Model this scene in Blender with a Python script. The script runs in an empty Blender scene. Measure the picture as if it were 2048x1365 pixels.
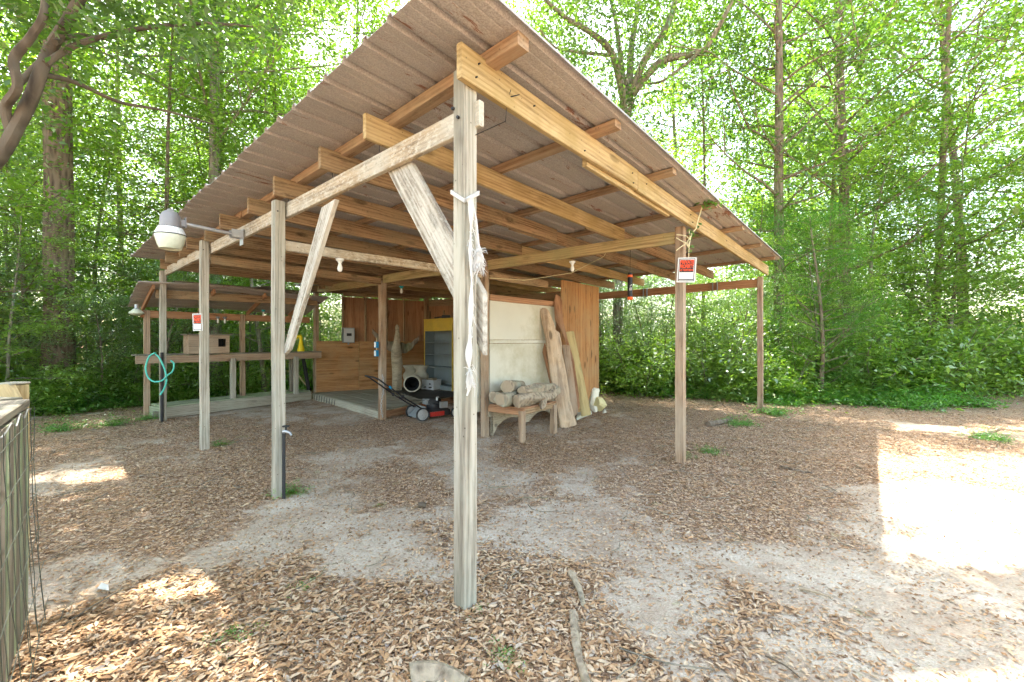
import bpy, bmesh, math, random
import numpy as np
from mathutils import Vector, Matrix, Euler, noise as mnoise
R = math.radians
C = bpy.context.scene.collection
sc = bpy.context.scene
# ------------------------------------------------------------------ camera
CAMH, F, CX, CY = 1.42, 853.0, 1024.0, 682.5
cam_d = bpy.data.cameras.new('camera'); cam_d.sensor_width = 36; cam_d.lens = 15.0
cam_d.clip_start = 0.05; cam_d.clip_end = 600
cam = bpy.data.objects.new('camera', cam_d); C.objects.link(cam)
cam.location = (0, 0, CAMH); cam.rotation_euler = (R(90), 0, 0)
sc.camera = cam
# ------------------------------------------------------------------ shed axes (ground plan): U along the front-left row, V along the right row
U = np.array([-.750, .661]); V = np.array([.645, .764]); P0 = np.array([-.252, 2.289])
# ------------------------------------------------------------------ light
SUNH = U * .46 + V * .16                     # horizontal offset towards the sun per metre of height
EL = math.atan2(1.0, np.linalg.norm(SUNH)); AZ = math.atan2(SUNH[0], SUNH[1])
w = bpy.data.worlds.new('World'); sc.world = w; w.use_nodes = True
nt = w.node_tree; bg = nt.nodes['Background']
sky = nt.nodes.new('ShaderNodeTexSky'); sky.sky_type = 'NISHITA'; sky.sun_disc = False
sky.sun_elevation = EL; sky.sun_rotation = AZ; sky.air_density = 1.0; sky.dust_density = 2.0; sky.ozone_density = 1.0
tnt = nt.nodes.new('ShaderNodeMix'); tnt.data_type = 'RGBA'; tnt.blend_type = 'MULTIPLY'; tnt.inputs[0].default_value = 1; tnt.inputs[7].default_value = (1.14, 1.0, .80, 1)   # warm tint multiplied in to take the blue out of the sky light
nt.links.new(sky.outputs[0], tnt.inputs[6]); nt.links.new(tnt.outputs[2], bg.inputs[0]); bg.inputs[1].default_value = 0.15
sd = bpy.data.lights.new('sun', 'SUN'); sd.energy = 3.0; sd.angle = R(0.53); sd.color = (1, .95, .86)
so = bpy.data.objects.new('sun', sd); C.objects.link(so)
so.rotation_euler = Vector((SUNH[0], SUNH[1], 1)).to_track_quat('Z', 'Y').to_euler()
so.location = (0, 0, 30)
sc.view_settings.view_transform = 'Standard'; sc.view_settings.look = 'None'
sc.view_settings.exposure = 3.12; sc.view_settings.gamma = 1.0
sc.render.engine = 'CYCLES'
sc.cycles.max_bounces = 8; sc.cycles.diffuse_bounces = 5; sc.cycles.glossy_bounces = 2
sc.cycles.transmission_bounces = 6; sc.cycles.transparent_max_bounces = 4
sc.cycles.caustics_reflective = False; sc.cycles.caustics_refractive = False
sc.cycles.use_denoising = True; sc.cycles.use_adaptive_sampling = True; sc.cycles.adaptive_threshold = .03
sc.cycles.sample_clamp_indirect = 8

# ------------------------------------------------------------------ helpers
rng = random.Random(7)
def W(u, v, z=0.0):
    p = P0 + u * U + v * V
    return Vector((p[0], p[1], z))
def Zp(px, py, z):
    Y = (CAMH - z) * F / (py - CY)
    return Vector(((px - CX) / F * Y, Y, z))
def onv(px, v):
    k = (px - CX) / F; b = P0 + v * V
    return (k * b[1] - b[0]) / (U[0] - k * U[1])
def onu(px, u):
    k = (px - CX) / F; b = P0 + u * U
    return (k * b[1] - b[0]) / (V[0] - k * V[1])
def zat(Y, py): return CAMH - (py - CY) / F * Y
def onseg(A, B, px):
    k = (px - CX) / F; d = B - A
    t = (k * A.y - A.x) / (d.x - k * d.y)
    return A + d * t
def tag(o, label=None, cat=None, group=None, kind=None):
    if label: o['label'] = label
    if cat: o['category'] = cat
    if group: o['group'] = group
    if kind: o['kind'] = kind
    return o
def thing(name, label, cat, loc=(0, 0, 0), group=None, rz=0):
    o = bpy.data.objects.new(name, None); C.objects.link(o); o.location = loc
    o.rotation_euler = (0, 0, rz); o.empty_display_size = .1
    return tag(o, label, cat, group)
def put(o, parent):
    """parent without moving: world coordinates stay."""
    if parent is not None:
        o.parent = parent
        if parent.type == 'EMPTY':
            o.matrix_parent_inverse = (Matrix.Translation(parent.location) @ parent.rotation_euler.to_matrix().to_4x4()).inverted()
        else:
            gp = parent.parent
            m = parent.matrix_basis.copy()
            if gp is not None: m = gp.matrix_basis @ parent.matrix_parent_inverse @ m
            o.matrix_parent_inverse = m.inverted()
    return o
class MB:
    def __init__(s): s.v = []; s.f = []; s.m = []
    def add(s, vs, fs, mi=0):
        k = len(s.v); s.v += [tuple(x) for x in vs]
        s.f += [tuple(i + k for i in f) for f in fs]; s.m += [mi] * len(fs)
        return s
    def box(s, lo, hi, M=None, mi=0):
        x0, y0, z0 = lo; x1, y1, z1 = hi
        vs = [Vector(p) for p in ((x0,y0,z0),(x1,y0,z0),(x1,y1,z0),(x0,y1,z0),(x0,y0,z1),(x1,y0,z1),(x1,y1,z1),(x0,y1,z1))]
        if M is not None: vs = [M @ p for p in vs]
        return s.add(vs, [(0,3,2,1),(4,5,6,7),(0,1,5,4),(1,2,6,5),(2,3,7,6),(3,0,4,7)], mi)
    def tube(s, pts, rad, n=8, cap=True, mi=0, jitter=0):
        pts = [Vector(p) for p in pts]
        if not hasattr(rad, '__len__'): rad = [rad] * len(pts)
        vs = []; fs = []; a = None
        for i, p in enumerate(pts):
            d = (pts[min(i+1, len(pts)-1)] - pts[max(i-1, 0)])
            if d.length < 1e-9: d = Vector((0, 0, 1))
            d.normalize()
            if a is None:
                a = d.orthogonal().normalized()
            else:
                a = (a - d * a.dot(d))
                a = a.normalized() if a.length > 1e-6 else d.orthogonal().normalized()
            b = d.cross(a)
            for k in range(n):
                t = 2 * math.pi * k / n
                r = rad[i] * (1 + jitter * mnoise.noise(Vector((math.cos(t)*1.5 + p.x*2, math.sin(t)*1.5 + p.y*2, p.z * 2))) if jitter else 1)
                vs.append(p + (a * math.cos(t) + b * math.sin(t)) * r)
        for i in range(len(pts) - 1):
            for k in range(n):
                fs.append((i*n+k, i*n+(k+1) % n, (i+1)*n+(k+1) % n, (i+1)*n+k))
        if cap:
            fs.append(tuple(range(n-1, -1, -1))); fs.append(tuple((len(pts)-1)*n + k for k in range(n)))
        return s.add(vs, fs, mi)
    def lathe(s, prof, c=(0, 0, 0), n=24, M=None, mi=0, ribs=0):
        vs = []; fs = []
        for i, (r, z) in enumerate(prof):
            for k in range(n):
                t = 2 * math.pi * k / n
                rr = r * (1 + (ribs if k % 2 else 0))
                p = Vector((rr * math.cos(t), rr * math.sin(t), z))
                if M is not None: p = M @ p
                vs.append(p + Vector(c))
        for i in range(len(prof) - 1):
            for k in range(n): fs.append((i*n+k, i*n+(k+1) % n, (i+1)*n+(k+1) % n, (i+1)*n+k))
        return s.add(vs, fs, mi)
    def mesh(s, name, mats):
        me = bpy.data.meshes.new(name); me.from_pydata(s.v, [], s.f)
        for m in (mats if isinstance(mats, (list, tuple)) else [mats]): me.materials.append(m)
        if any(s.m): me.polygons.foreach_set('material_index', s.m)
        me.update(); return me
    def build(s, name, mats, parent=None, smooth=False, at=None):
        """at: make this the object's origin (vertices are given in world space)"""
        if at is not None:
            a = Vector(at); s.v = [(p[0]-a.x, p[1]-a.y, p[2]-a.z) for p in s.v]
        me = s.mesh(name, mats)
        if smooth: me.polygons.foreach_set('use_smooth', [True] * len(me.polygons)); me.set_sharp_from_angle(angle=R(38))
        o = bpy.data.objects.new(name, me); C.objects.link(o)
        if at is not None: o.location = a
        return put(o, parent)
def frame(p0, p1, up=(0, 0, 1)):
    p0 = Vector(p0); p1 = Vector(p1); x = (p1 - p0); L = x.length; x.normalize()
    up = Vector(up)
    if abs(x.dot(up)) > .98: up = Vector((V[0], V[1], 0))
    y = up.cross(x).normalized(); z = x.cross(y)
    M = Matrix((x, y, z)).transposed().to_4x4(); M.translation = p0
    return M, L
def board(name, p0, p1, wy, hz, mat, parent=None, up=(0, 0, 1), warp=.003, ch=.004, segs=None):
    """sawn timber: local X runs along it, wy across, hz in the 'up' sense; p0-p1 is its centre line"""
    M, L = frame(p0, p1, up)
    segs = segs or max(2, min(14, int(L / .35)))
    b = MB(); a, c = wy / 2, hz / 2
    sec = [(-a+ch, -c), (a-ch, -c), (a, -c+ch), (a, c-ch), (a-ch, c), (-a+ch, c), (-a, c-ch), (-a, -c+ch)]
    s1, s2 = rng.random() * 50, rng.random() * 50
    vs = []
    for i in range(segs + 1):
        t = i / segs; x = L * t
        dy = warp * mnoise.noise(Vector((x * .8, s1, 0))) * 2 * math.sin(math.pi * t); dz = warp * mnoise.noise(Vector((x * .8, s2, 5))) * 2 * math.sin(math.pi * t)
        for k, (y, z) in enumerate(sec):
            j = .0012 * mnoise.noise(Vector((x * 5, y * 30 + s1, z * 30)))
            vs.append((x, y + dy + j, z + dz + j))
    fs = []
    for i in range(segs):
        for k in range(8): fs.append((i*8+k, i*8+(k+1) % 8, (i+1)*8+(k+1) % 8, (i+1)*8+k))
    fs.append(tuple(range(7, -1, -1))); fs.append(tuple(segs * 8 + k for k in range(8)))
    b.add(vs, [f[::-1] for f in fs]); me = b.mesh(name, mat)
    me.flip_normals()
    o = bpy.data.objects.new(name, me); C.objects.link(o); o.matrix_basis = M
    return put(o, parent)

# ------------------------------------------------------------------ materials
def newmat(name):
    m = bpy.data.materials.new(name); m.use_nodes = True
    nt = m.node_tree; b = nt.nodes['Principled BSDF']
    b.inputs['Roughness'].default_value = .8
    b.inputs['Specular IOR Level'].default_value = .25
    return m, nt, b
class NT:
    def __init__(s, nt): s.nt = nt
    def n(s, t, **kw):
        x = s.nt.nodes.new('ShaderNode' + t)
        for k, v in kw.items():
            if k in x.inputs.keys(): x.inputs[k].default_value = v
            else: setattr(x, k, v)
        return x
    def l(s, a, b): s.nt.links.new(a, b)
    def ramp(s, src, stops, interp='LINEAR'):
        r = s.n('ValToRGB'); e = r.color_ramp.elements; r.color_ramp.interpolation = interp
        while len(e) < len(stops): e.new(.5)
        for x, (p, c) in zip(e, stops):
            x.position = p; x.color = (c, c, c, 1) if not hasattr(c, '__len__') else (*c[:3], 1)
        s.l(src, r.inputs[0]); return r.outputs[0]
    def mix(s, f, a, b, mode='MIX'):
        m = s.n('Mix', data_type='RGBA', blend_type=mode)
        for sock, x in ((m.inputs[0], f), (m.inputs[6], a), (m.inputs[7], b)):
            if hasattr(x, 'is_linked'): s.l(x, sock)
            else: sock.default_value = x if not hasattr(x, '__len__') else (*x[:3], 1)
        return m.outputs[2]
    def bump(s, h, bsdf, strength=.3, dist=.01):
        b = s.n('Bump'); b.inputs['Strength'].default_value = strength; b.inputs['Distance'].default_value = dist
        s.l(h, b.inputs['Height']); s.l(b.outputs[0], bsdf.inputs['Normal'])
    def coords(s, scale=(1, 1, 1), kind='Object', rand=True):
        t = s.n('TexCoord'); v = t.outputs[kind]
        if rand:
            oi = s.n('ObjectInfo'); mu = s.n('Math', operation='MULTIPLY'); mu.inputs[1].default_value = 37.0
            s.l(oi.outputs['Random'], mu.inputs[0])
            ad = s.n('VectorMath', operation='ADD'); s.l(v, ad.inputs[0]); s.l(mu.outputs[0], ad.inputs[1]); v = ad.outputs[0]
        m = s.n('Mapping'); m.inputs['Scale'].default_value = scale; s.l(v, m.inputs[0])
        return m.outputs[0]
    def noise(s, vec, scale, detail=4, rough=.55, dist=0):
        n = s.n('TexNoise', Scale=scale, Detail=detail, Roughness=rough, Distortion=dist); s.l(vec, n.inputs['Vector'])
        return n.outputs[0]

def wood(name, light, dark, weather=(.35, .36, .30), wamt=.35, knot=.6, rough=.8, long=1.0, bump=.35, stain=0.3, speck=0):
    m, nt, b = newmat(name); k = NT(nt)
    v = k.coords((.7 * long, 9, 9)); v1 = k.coords((1, 1, 1))
    big = k.noise(v, 1.1, 3, .5, 1.2)
    wv = k.n('TexWave', wave_type='BANDS', bands_direction='Z', Scale=1.1, Distortion=9.0, Detail=4.0); wv.inputs['Detail Scale'].default_value = .8
    k.l(v, wv.inputs['Vector'])
    fine = k.noise(k.coords((3, 70, 70)), 1.5, 4, .7)
    g = k.mix(.18, big, wv.outputs[0]); g = k.mix(.40, g, fine)
    col = k.ramp(g, [(.38, tuple(x * .8 for x in dark)), (.49, tuple(.5*(a+c) for a, c in zip(light, dark))), (.60, light)])
    # knots
    vo = k.n('TexVoronoi', Scale=1.0); k.l(k.coords((1.7, 5, 5)), vo.inputs['Vector']); 
    kn = k.ramp(vo.outputs['Distance'], [(.0, 1.0), (.1, .9), (.17, 0.0)])
    kn2 = k.n('Math', operation='MULTIPLY'); k.l(kn, kn2.inputs[0]); kn2.inputs[1].default_value = knot
    col = k.mix(kn2.outputs[0], col, tuple(x * .28 for x in dark))
    # weathering and stains
    wn = k.ramp(k.noise(v1, 1.7, 5, .65), [(.42, 0.0), (.66, wamt)])
    col = k.mix(wn, col, weather)
    st = k.ramp(k.noise(k.coords((2.0, 12, 12)), 1.3, 5, .7), [(.56, 0.0), (.72, stain)])
    col = k.mix(st, col, tuple(x * .3 for x in dark))
    sp = k.n('TexVoronoi', Scale=16.0); k.l(v1, sp.inputs['Vector'])
    spf = k.ramp(sp.outputs['Distance'], [(.05, .7), (.1, 0.0)])
    col = k.mix(spf, col, (.05, .035, .025))
    if speck:
        s2 = k.ramp(k.noise(k.coords((12, 26, 26)), 1.6, 6, .8), [(.5, 0.0), (.6, speck)]); col = k.mix(s2, col, tuple(min(.8, x * 1.25) for x in weather))
        s3 = k.ramp(k.noise(k.coords((5, 9, 9)), 1.9, 6, .8), [(.56, 0.0), (.66, speck)]); col = k.mix(s3, col, tuple(x * .45 for x in dark))
    k.l(col, b.inputs['Base Color']); b.inputs['Roughness'].default_value = rough
    k.bump(g, b, bump, .004)
    return m
M_ = {}
M_['post'] = wood('weathered_post_wood', (.48, .44, .355), (.25, .215, .16), (.35, .36, .29), .5, .55)
M_['post_brown'] = wood('brown_post_wood', (.44, .31, .20), (.24, .15, .09), (.42, .40, .32), .35)
M_['header'] = wood('mottled_header_wood', (.50, .40, .27), (.29, .215, .135), (.52, .50, .42), .8, .5, stain=.6, speck=.6)
M_['rafter'] = wood('rafter_wood', (.42, .285, .16), (.17, .095, .05), (.28, .22, .13), .8, .9, stain=.75, speck=.35)
M_['rafter_yellow'] = wood('yellow_rafter_wood', (.56, .425, .225), (.33, .22, .10), (.36, .26, .10), .8, .6, bump=.2, stain=.6, speck=.15)
M_['purlin'] = wood('purlin_wood', (.43, .28, .17), (.24, .14, .075), (.36, .30, .19), .5, .6, stain=.5, speck=.2)
M_['beam_mossy'] = wood('mossy_beam_wood', (.50, .38, .19), (.32, .22, .10), (.28, .27, .12), .7, .4, stain=.6)
M_['brace_old'] = wood('grey_old_wood', (.55, .51, .43), (.22, .17, .12), (.44, .43, .37), .5, .5, bump=.8, stain=.8, speck=.5)
M_['deck'] = wood('deck_wood', (.40, .37, .28), (.26, .22, .15), (.30, .32, .22), .6, .3)
M_['deck_edge'] = wood('deck_edge_wood', (.42, .39, .31), (.26, .23, .17), (.38, .38, .30), .7, .3)
M_['mossy'] = wood('green_mossy_wood', (.40, .43, .30), (.22, .24, .15), (.25, .33, .17), .8, .3)
M_['ply'] = wood('plywood_orange', (.46, .245, .10), (.28, .125, .045), (.34, .25, .13), .5, .85, long=.6, bump=.1, stain=.45)
M_['ply_brown'] = wood('plywood_brown', (.46, .25, .13), (.30, .14, .07), (.30, .20, .12), .4, .6, long=.6, bump=.1)
M_['rail'] = wood('grey_fence_wood', (.30, .265, .21), (.11, .09, .065), (.18, .17, .12), .7, .3, bump=.8, stain=.7)
M_['drift'] = wood('driftwood', (.62, .46, .30), (.30, .19, .11), (.56, .47, .36), .5, .8, bump=1.2, long=.8, stain=.6)
M_['drift_grey'] = wood('grey_driftwood', (.45, .38, .27), (.24, .19, .12), (.38, .34, .26), .5, .8, bump=1.2, stain=.6)
M_['cedar_red'] = wood('red_cedar_wood', (.42, .23, .12), (.22, .10, .05), (.35, .24, .15), .5)
M_['treated'] = wood('green_treated_wood', (.55, .43, .20), (.38, .28, .12), (.48, .42, .2), .4, .4)

def bark(name, light, dark, moss=(.13, .18, .07), mamt=.3, sc_=1.0):
    m, nt, b = newmat(name); k = NT(nt)
    v = k.coords((9 * sc_, 9 * sc_, 2.0 * sc_))
    a = k.noise(v, 1.3, 6, .7, 1.0)
    vo = k.n('TexVoronoi', Scale=1.7); k.l(v, vo.inputs['Vector'])
    h = k.mix(.5, a, vo.outputs['Distance'])
    col = k.ramp(h, [(.25, dark), (.6, light)])
    mo = k.ramp(k.noise(k.coords((1, 1, .6)), 2.2, 4, .6), [(.5, 0.0), (.7, mamt)])
    col = k.mix(mo, col, moss)
    k.l(col, b.inputs['Base Color']); b.inputs['Roughness'].default_value = .95
    k.bump(h, b, 1.0, .02); return m
M_['bark_pine'] = bark('pine_bark', (.22, .165, .12), (.05, .035, .026), sc_=1.0)
M_['bark_grey'] = bark('grey_bark', (.26, .235, .18), (.09, .075, .055), mamt=.5)
M_['bark_dark'] = bark('dark_bark', (.24, .19, .14), (.07, .05, .035), mamt=.4)
M_['bark_smooth'] = bark('smooth_tan_bark', (.13, .10, .07), (.05, .038, .027), (.15, .14, .11), .5, .6)
M_['lichen'] = bark('lichened_bark', (.42, .34, .24), (.17, .13, .09), (.38, .37, .27), .9, 1.6)

def leafmat(name, c1, c2, trans=.48, gloss=.10, tc=1.75, var=.5):
    m = bpy.data.materials.new(name); m.use_nodes = True; nt = m.node_tree; nt.nodes.clear(); k = NT(nt)
    at = k.n('Attribute', attribute_name='rnd'); oi = k.n('ObjectInfo')
    col = k.mix(at.outputs['Fac'], c1, c2)
    hv = k.n('HueSaturation'); ml = k.n('MapRange'); ml.inputs[3].default_value = 1 - var * .4; ml.inputs[4].default_value = 1 + var * .5
    k.l(oi.outputs['Random'], ml.inputs[0]); k.l(ml.outputs[0], hv.inputs['Value'])
    k.l(col, hv.inputs['Color'])
    d = k.n('BsdfDiffuse'); k.l(hv.outputs[0], d.inputs[0])
    t = k.n('BsdfTranslucent')
    tcx = k.mix(1.0, hv.outputs[0], (tc * 1.1, tc * 1.1, tc * .35), 'MULTIPLY'); k.l(tcx, t.inputs[0])
    ms = k.n('MixShader'); ms.inputs[0].default_value = trans; k.l(d.outputs[0], ms.inputs[1]); k.l(t.outputs[0], ms.inputs[2])
    g = k.n('BsdfGlossy', Roughness=.42); g.inputs[0].default_value = (.9, .95, 1, 1)
    m2 = k.n('MixShader'); m2.inputs[0].default_value = gloss; k.l(ms.outputs[0], m2.inputs[1]); k.l(g.outputs[0], m2.inputs[2])
    o = k.n('OutputMaterial'); k.l(m2.outputs[0], o.inputs[0]); return m
M_['leaf_a'] = leafmat('broad_leaf', (.04, .11, .014), (.12, .24, .03))
M_['leaf_k'] = leafmat('canopy_leaf', (.035, .09, .012), (.095, .18, .025), .45, .08, 1.5)
M_['leaf_u'] = leafmat('understory_leaf', (.10, .20, .035), (.24, .37, .07), .48, .12, 2.0)  # brighter leaf copy, colour lifted so the low growth looks lit
M_['leaf_y'] = leafmat('yellow_green_leaf', (.06, .145, .016), (.18, .30, .035), .5, .08)
M_['leaf_d'] = leafmat('dark_leaf', (.06, .14, .03), (.14, .25, .05), .42, .18)
M_['leaf_c'] = leafmat('cedar_leaf', (.05, .17, .02), (.10, .27, .03), .3, .02)
M_['leaf_s'] = leafmat('seedling_leaf', (.07, .22, .03), (.16, .36, .05), .4)
def litmat():
    m, nt, b = newmat('dead_leaf'); k = NT(nt)
    at = k.n('Attribute', attribute_name='rnd')
    col = k.ramp(at.outputs['Fac'], [(0, (.16, .10, .06)), (.2, (.40, .24, .125)), (.45, (.60, .375, .20)), (.7, (.69, .50, .32)), (.92, (.70, .55, .38)), (1, (.46, .40, .34))])
    v = k.noise(k.coords((1, 1, 1), rand=False), 60, 3, .6); col = k.mix(k.ramp(v, [(.35, .35), (.65, 0.0)]), col, (.15, .08, .045))
    k.l(col, b.inputs['Base Color']); b.inputs['Roughness'].default_value = .8; b.inputs['Specular IOR Level'].default_value = .12
    return m
M_['litter'] = litmat()
def plain(name, col, rough=.6, metal=0, var=.15, scale=8, bump=.0, spec=.3, dirt=None, damt=.4):
    m, nt, b = newmat(name); k = NT(nt)
    n = k.noise(k.coords((1, 1, 1)), scale, 5, .65)
    c = k.mix(n, tuple(x * (1 - var) for x in col), tuple(min(1, x * (1 + var)) for x in col))
    if dirt: c = k.mix(k.ramp(k.noise(k.coords((1, 1, 1)), scale * .35, 6, .7), [(.45, 0.0), (.7, damt)]), c, dirt)
    k.l(c, b.inputs['Base Color']); b.inputs['Roughness'].default_value = rough; b.inputs['Metallic'].default_value = metal
    b.inputs['Specular IOR Level'].default_value = spec
    if bump: k.bump(n, b, bump, .01)
    return m
M_['black'] = plain('black_metal', (.02, .02, .022), .45)
M_['rubber'] = plain('black_rubber', (.035, .035, .035), .7, bump=.2)
M_['steel'] = plain('galvanised_steel', (.45, .47, .48), .45, .6, dirt=(.3, .25, .2))
M_['grey_paint'] = plain('grey_painted_metal', (.22, .25, .26), .5, dirt=(.2, .17, .13))
M_['white'] = plain('white_plastic', (.75, .76, .74), .5, dirt=(.5, .5, .45))
M_['lampgrey'] = plain('lamp_housing_grey', (.27, .26, .26), .5, .2, dirt=(.3, .28, .26))
M_['refractor'] = plain('cloudy_refractor', (.68, .72, .58), .35, 0, .2, 10, dirt=(.38, .42, .28), damt=.6)
M_['red'] = plain('red_mower_paint', (.45, .03, .02), .4, dirt=(.2, .1, .08))
M_['bluebox'] = plain('blue_electrical_box', (.02, .22, .42), .5)
M_['teal'] = plain('teal_lamp_holder', (.03, .38, .42), .5)
M_['hose'] = plain('turquoise_hose_rubber', (.10, .52, .42), .45)
M_['yellow'] = plain('yellow_plastic', (.80, .62, .02), .5)
M_['yellow_metal'] = plain('yellow_painted_wood', (.66, .47, .07), .6, dirt=(.4, .28, .08))
M_['shelf_grey'] = plain('grey_shelf_paint', (.20, .245, .26), .6, dirt=(.16, .15, .13))
M_['concrete'] = plain('pale_concrete', (.56, .53, .43), .9, bump=.4, scale=14, dirt=(.34, .33, .22))
M_['card'] = plain('white_cardboard', (.70, .73, .76), .8)
M_['mat'] = plain('black_tarp', (.022, .026, .03), .5, bump=.6, scale=6, dirt=(.09, .08, .07))
M_['rope'] = plain('white_cotton_rope', (.60, .58, .54), .95, bump=.8, scale=60)
M_['whiteboard'] = plain('old_white_panel', (.60, .575, .47), .6, 0, .08, 3, dirt=(.34, .29, .15), damt=.85)
M_['orange'] = plain('orange_plastic', (.85, .14, .03), .5)
M_['signwhite'] = plain('sign_white', (.80, .80, .78), .4, var=.04)
M_['signblack'] = plain('sign_black', (.03, .03, .03), .4)
M_['signred'] = plain('sign_orange_red', (.85, .09, .03), .4, var=.05)
M_['wire'] = plain('fence_wire', (.17, .19, .16), .4, .7)
M_['vine'] = plain('pale_vine_stem', (.62, .56, .34), .8)
M_['cut'] = plain('sawn_log_end', (.36, .28, .19), .8, scale=20, bump=.3)
M_['bulb'] = plain('bulb_glass', (.82, .80, .74), .15, var=.03)
M_['stone'] = plain('yellow_broken_stone', (.66, .58, .30), .9, bump=.6, scale=12)
M_['insul'] = plain('paper_sack', (.70, .66, .52), .8, bump=.5, scale=9)
M_['dark'] = plain('hollow_shade', (.01, .01, .01), .9)  # near-black colour painted in for the shade inside openings
# corrugated roof
m, nt, b = newmat('weathered_roof_metal'); k = NT(nt)
v = k.coords((1, 1, 1), rand=False)
sp = k.ramp(k.noise(v, 110, 3, .7), [(.38, (.34, .305, .275)), (.5, (.44, .40, .365)), (.62, (.53, .485, .445))])
big = k.noise(v, 1.6, 5, .6); col = k.mix(k.ramp(big, [(.35, 0.0), (.7, .45)]), sp, (.31, .275, .25))
rs = k.noise(k.coords((1, 1, 1), rand=False), 5.0, 6, .8); vm = k.n('Mapping'); vm.inputs['Rotation'].default_value = (0, 0, -math.atan2(V[1], V[0])); 
tcn = k.n('TexCoord'); k.l(tcn.outputs['Object'], vm.inputs[0]); vm2 = k.n('Mapping'); vm2.inputs['Scale'].default_value = (1.3, 7, 1); k.l(vm.outputs[0], vm2.inputs[0])
rust = k.ramp(k.noise(vm2.outputs[0], 1.25, 7, .8, .3), [(.60, 0.0), (.63, .85)])
col = k.mix(rust, col, (.20, .07, .03))
k.l(col, b.inputs['Base Color']); b.inputs['Roughness'].default_value = .6; b.inputs['Metallic'].default_value = .15
k.bump(sp, b, .15, .002); M_['roof'] = m

# ------------------------------------------------------------------ ground
KP = [  # photo position on the ground -> how much of it dead leaves cover
 (100,1340,1),(300,1300,1),(500,1280,1),(700,1260,1),(900,1290,1),(1050,1250,1),(1200,1300,.95),(1270,1360,.8),(1000,1160,.8),(1150,1160,.6),(850,1180,.6),
 (110,1080,.85),(160,1000,1),(260,950,1),(330,1020,.95),(420,1050,.8),(200,900,.95),(90,880,.8),(300,880,.9),(460,930,.85),(130,960,.35),
 (200,1120,.5),(300,1130,.35),(420,1120,.45),(380,1180,.8),(250,1060,.95),(350,1080,.85),(560,1150,.7),(480,1070,.6),(600,1060,.15),(700,1090,.2),(760,1110,.15),(850,1050,.3),(640,1020,.35),(750,970,.5),(850,930,.65),(600,930,.7),(700,870,.75),(640,830,.45),(800,880,.65),(700,910,.65),(900,960,.5),(880,1130,.35),
 (1000,920,.55),(1000,980,.7),(1100,930,.75),(1200,900,.85),(1100,1000,.7),(1150,1030,.25),(1060,1060,.15),(1300,980,.95),(1400,960,1),(1500,1000,1),(1600,1000,1),(1650,930,1),(1450,880,1),(1250,860,.9),(1700,860,1),(1900,830,1),(2000,870,.9),(1800,930,.8),
 (1500,1050,.8),(1650,1060,.5),(1200,1080,.2),(1350,1100,.3),(1500,1130,.15),(1650,1150,.15),(1400,1200,.1),(1550,1250,.1),(1700,1300,.12),(1900,1350,.1),(1400,1330,.35),(1800,1200,.12),(1950,1250,.15),(1850,1000,.35),(2000,1000,.4),(1850,1080,.12),(2000,1110,.15),(1300,1180,.2),(1950,950,.75),
 (1000,860,.4),(1150,830,.6)]
KX = np.array([[*Zp(a, b_, 0).xy, d] for a, b_, d in KP])
prm = np.random.RandomState(3)
WV = [(prm.uniform(-1, 1, 2) * s, prm.uniform(0, 6.3), a) for s, a in ((1.2, .22), (2.0, .24), (3.5, .28), (5.5, .3), (9, .3), (15, .28), (26, .2)) for _ in range(4)]
def waves(x, y):
    r = np.zeros_like(x)
    for kk, ph, a in WV: r = r + a * np.sin(kk[0] * x + kk[1] * y + ph + 1.3 * np.sin(.7 * kk[1] * x - .6 * kk[0] * y + ph))
    return r / 2.0
def cover(x, y):
    x = np.asarray(x, float); y = np.asarray(y, float)
    num = np.zeros_like(x) + 1e-9; den = np.zeros_like(x) + 1e-9
    num = num * .9
    for kx, ky, d in KX:
        sc2 = .06 * (kx * kx + ky * ky) * .25 + .01
        w_ = 1 / (((x - kx) ** 2 + (y - ky) ** 2) / sc2 + .15) ** 2
        num += w_ * d; den += w_
    c = num / den
    return np.clip(c + .38 * waves(x, y), 0, 1)
def gh(x, y):
    x = np.asarray(x, float); y = np.asarray(y, float)
    r2 = np.clip((np.hypot(x, y) - 14) / 20, 0, 1)
    return .012 * np.sin(1.7 * x + 1) * np.sin(1.3 * y + 2) + .006 * np.sin(5 * x) * np.cos(4.2 * y) + r2 * (.5 * np.sin(.21 * x + 1) * np.sin(.17 * y) + .6)
def GH(x, y): return float(gh(x, y))
def axis(lo, hi, a, b, fine, grow=1.18):
    pts = list(np.arange(a, b + 1e-6, fine)); s = fine
    while pts[-1] < hi: s *= grow; pts.append(pts[-1] + s)
    s = fine
    while pts[0] > lo: s *= grow; pts.insert(0, pts[0] - s)
    return np.array(pts)
ax = axis(-260, 260, -9, 12, .085); ay = axis(-200, 300, .9, 9.5, .085)
GX, GY = np.meshgrid(ax, ay); gz = gh(GX, GY)
near = (np.abs(GX) < 12) & (GY > 0) & (GY < 12)
gz = gz + near * .006 * np.random.RandomState(5).randn(*gz.shape) * .5
nv = len(ax); nr = len(ay)
me = bpy.data.meshes.new('ground')
co = np.stack([GX, GY, gz], -1).reshape(-1, 3)
idx = np.arange(nv * nr).reshape(nr, nv)
qs = np.stack([idx[:-1, :-1], idx[:-1, 1:], idx[1:, 1:], idx[1:, :-1]], -1).reshape(-1, 4)
def quadmesh(me, co, qs):
    me.vertices.add(len(co)); me.vertices.foreach_set('co', co.astype(np.float32).ravel())
    me.loops.add(qs.size); me.loops.foreach_set('vertex_index', qs.astype(np.int32).ravel())
    me.polygons.add(len(qs)); me.polygons.foreach_set('loop_start', np.arange(len(qs), dtype=np.int32) * 4)
    me.update(calc_edges=True)
quadmesh(me, co, qs)
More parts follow.
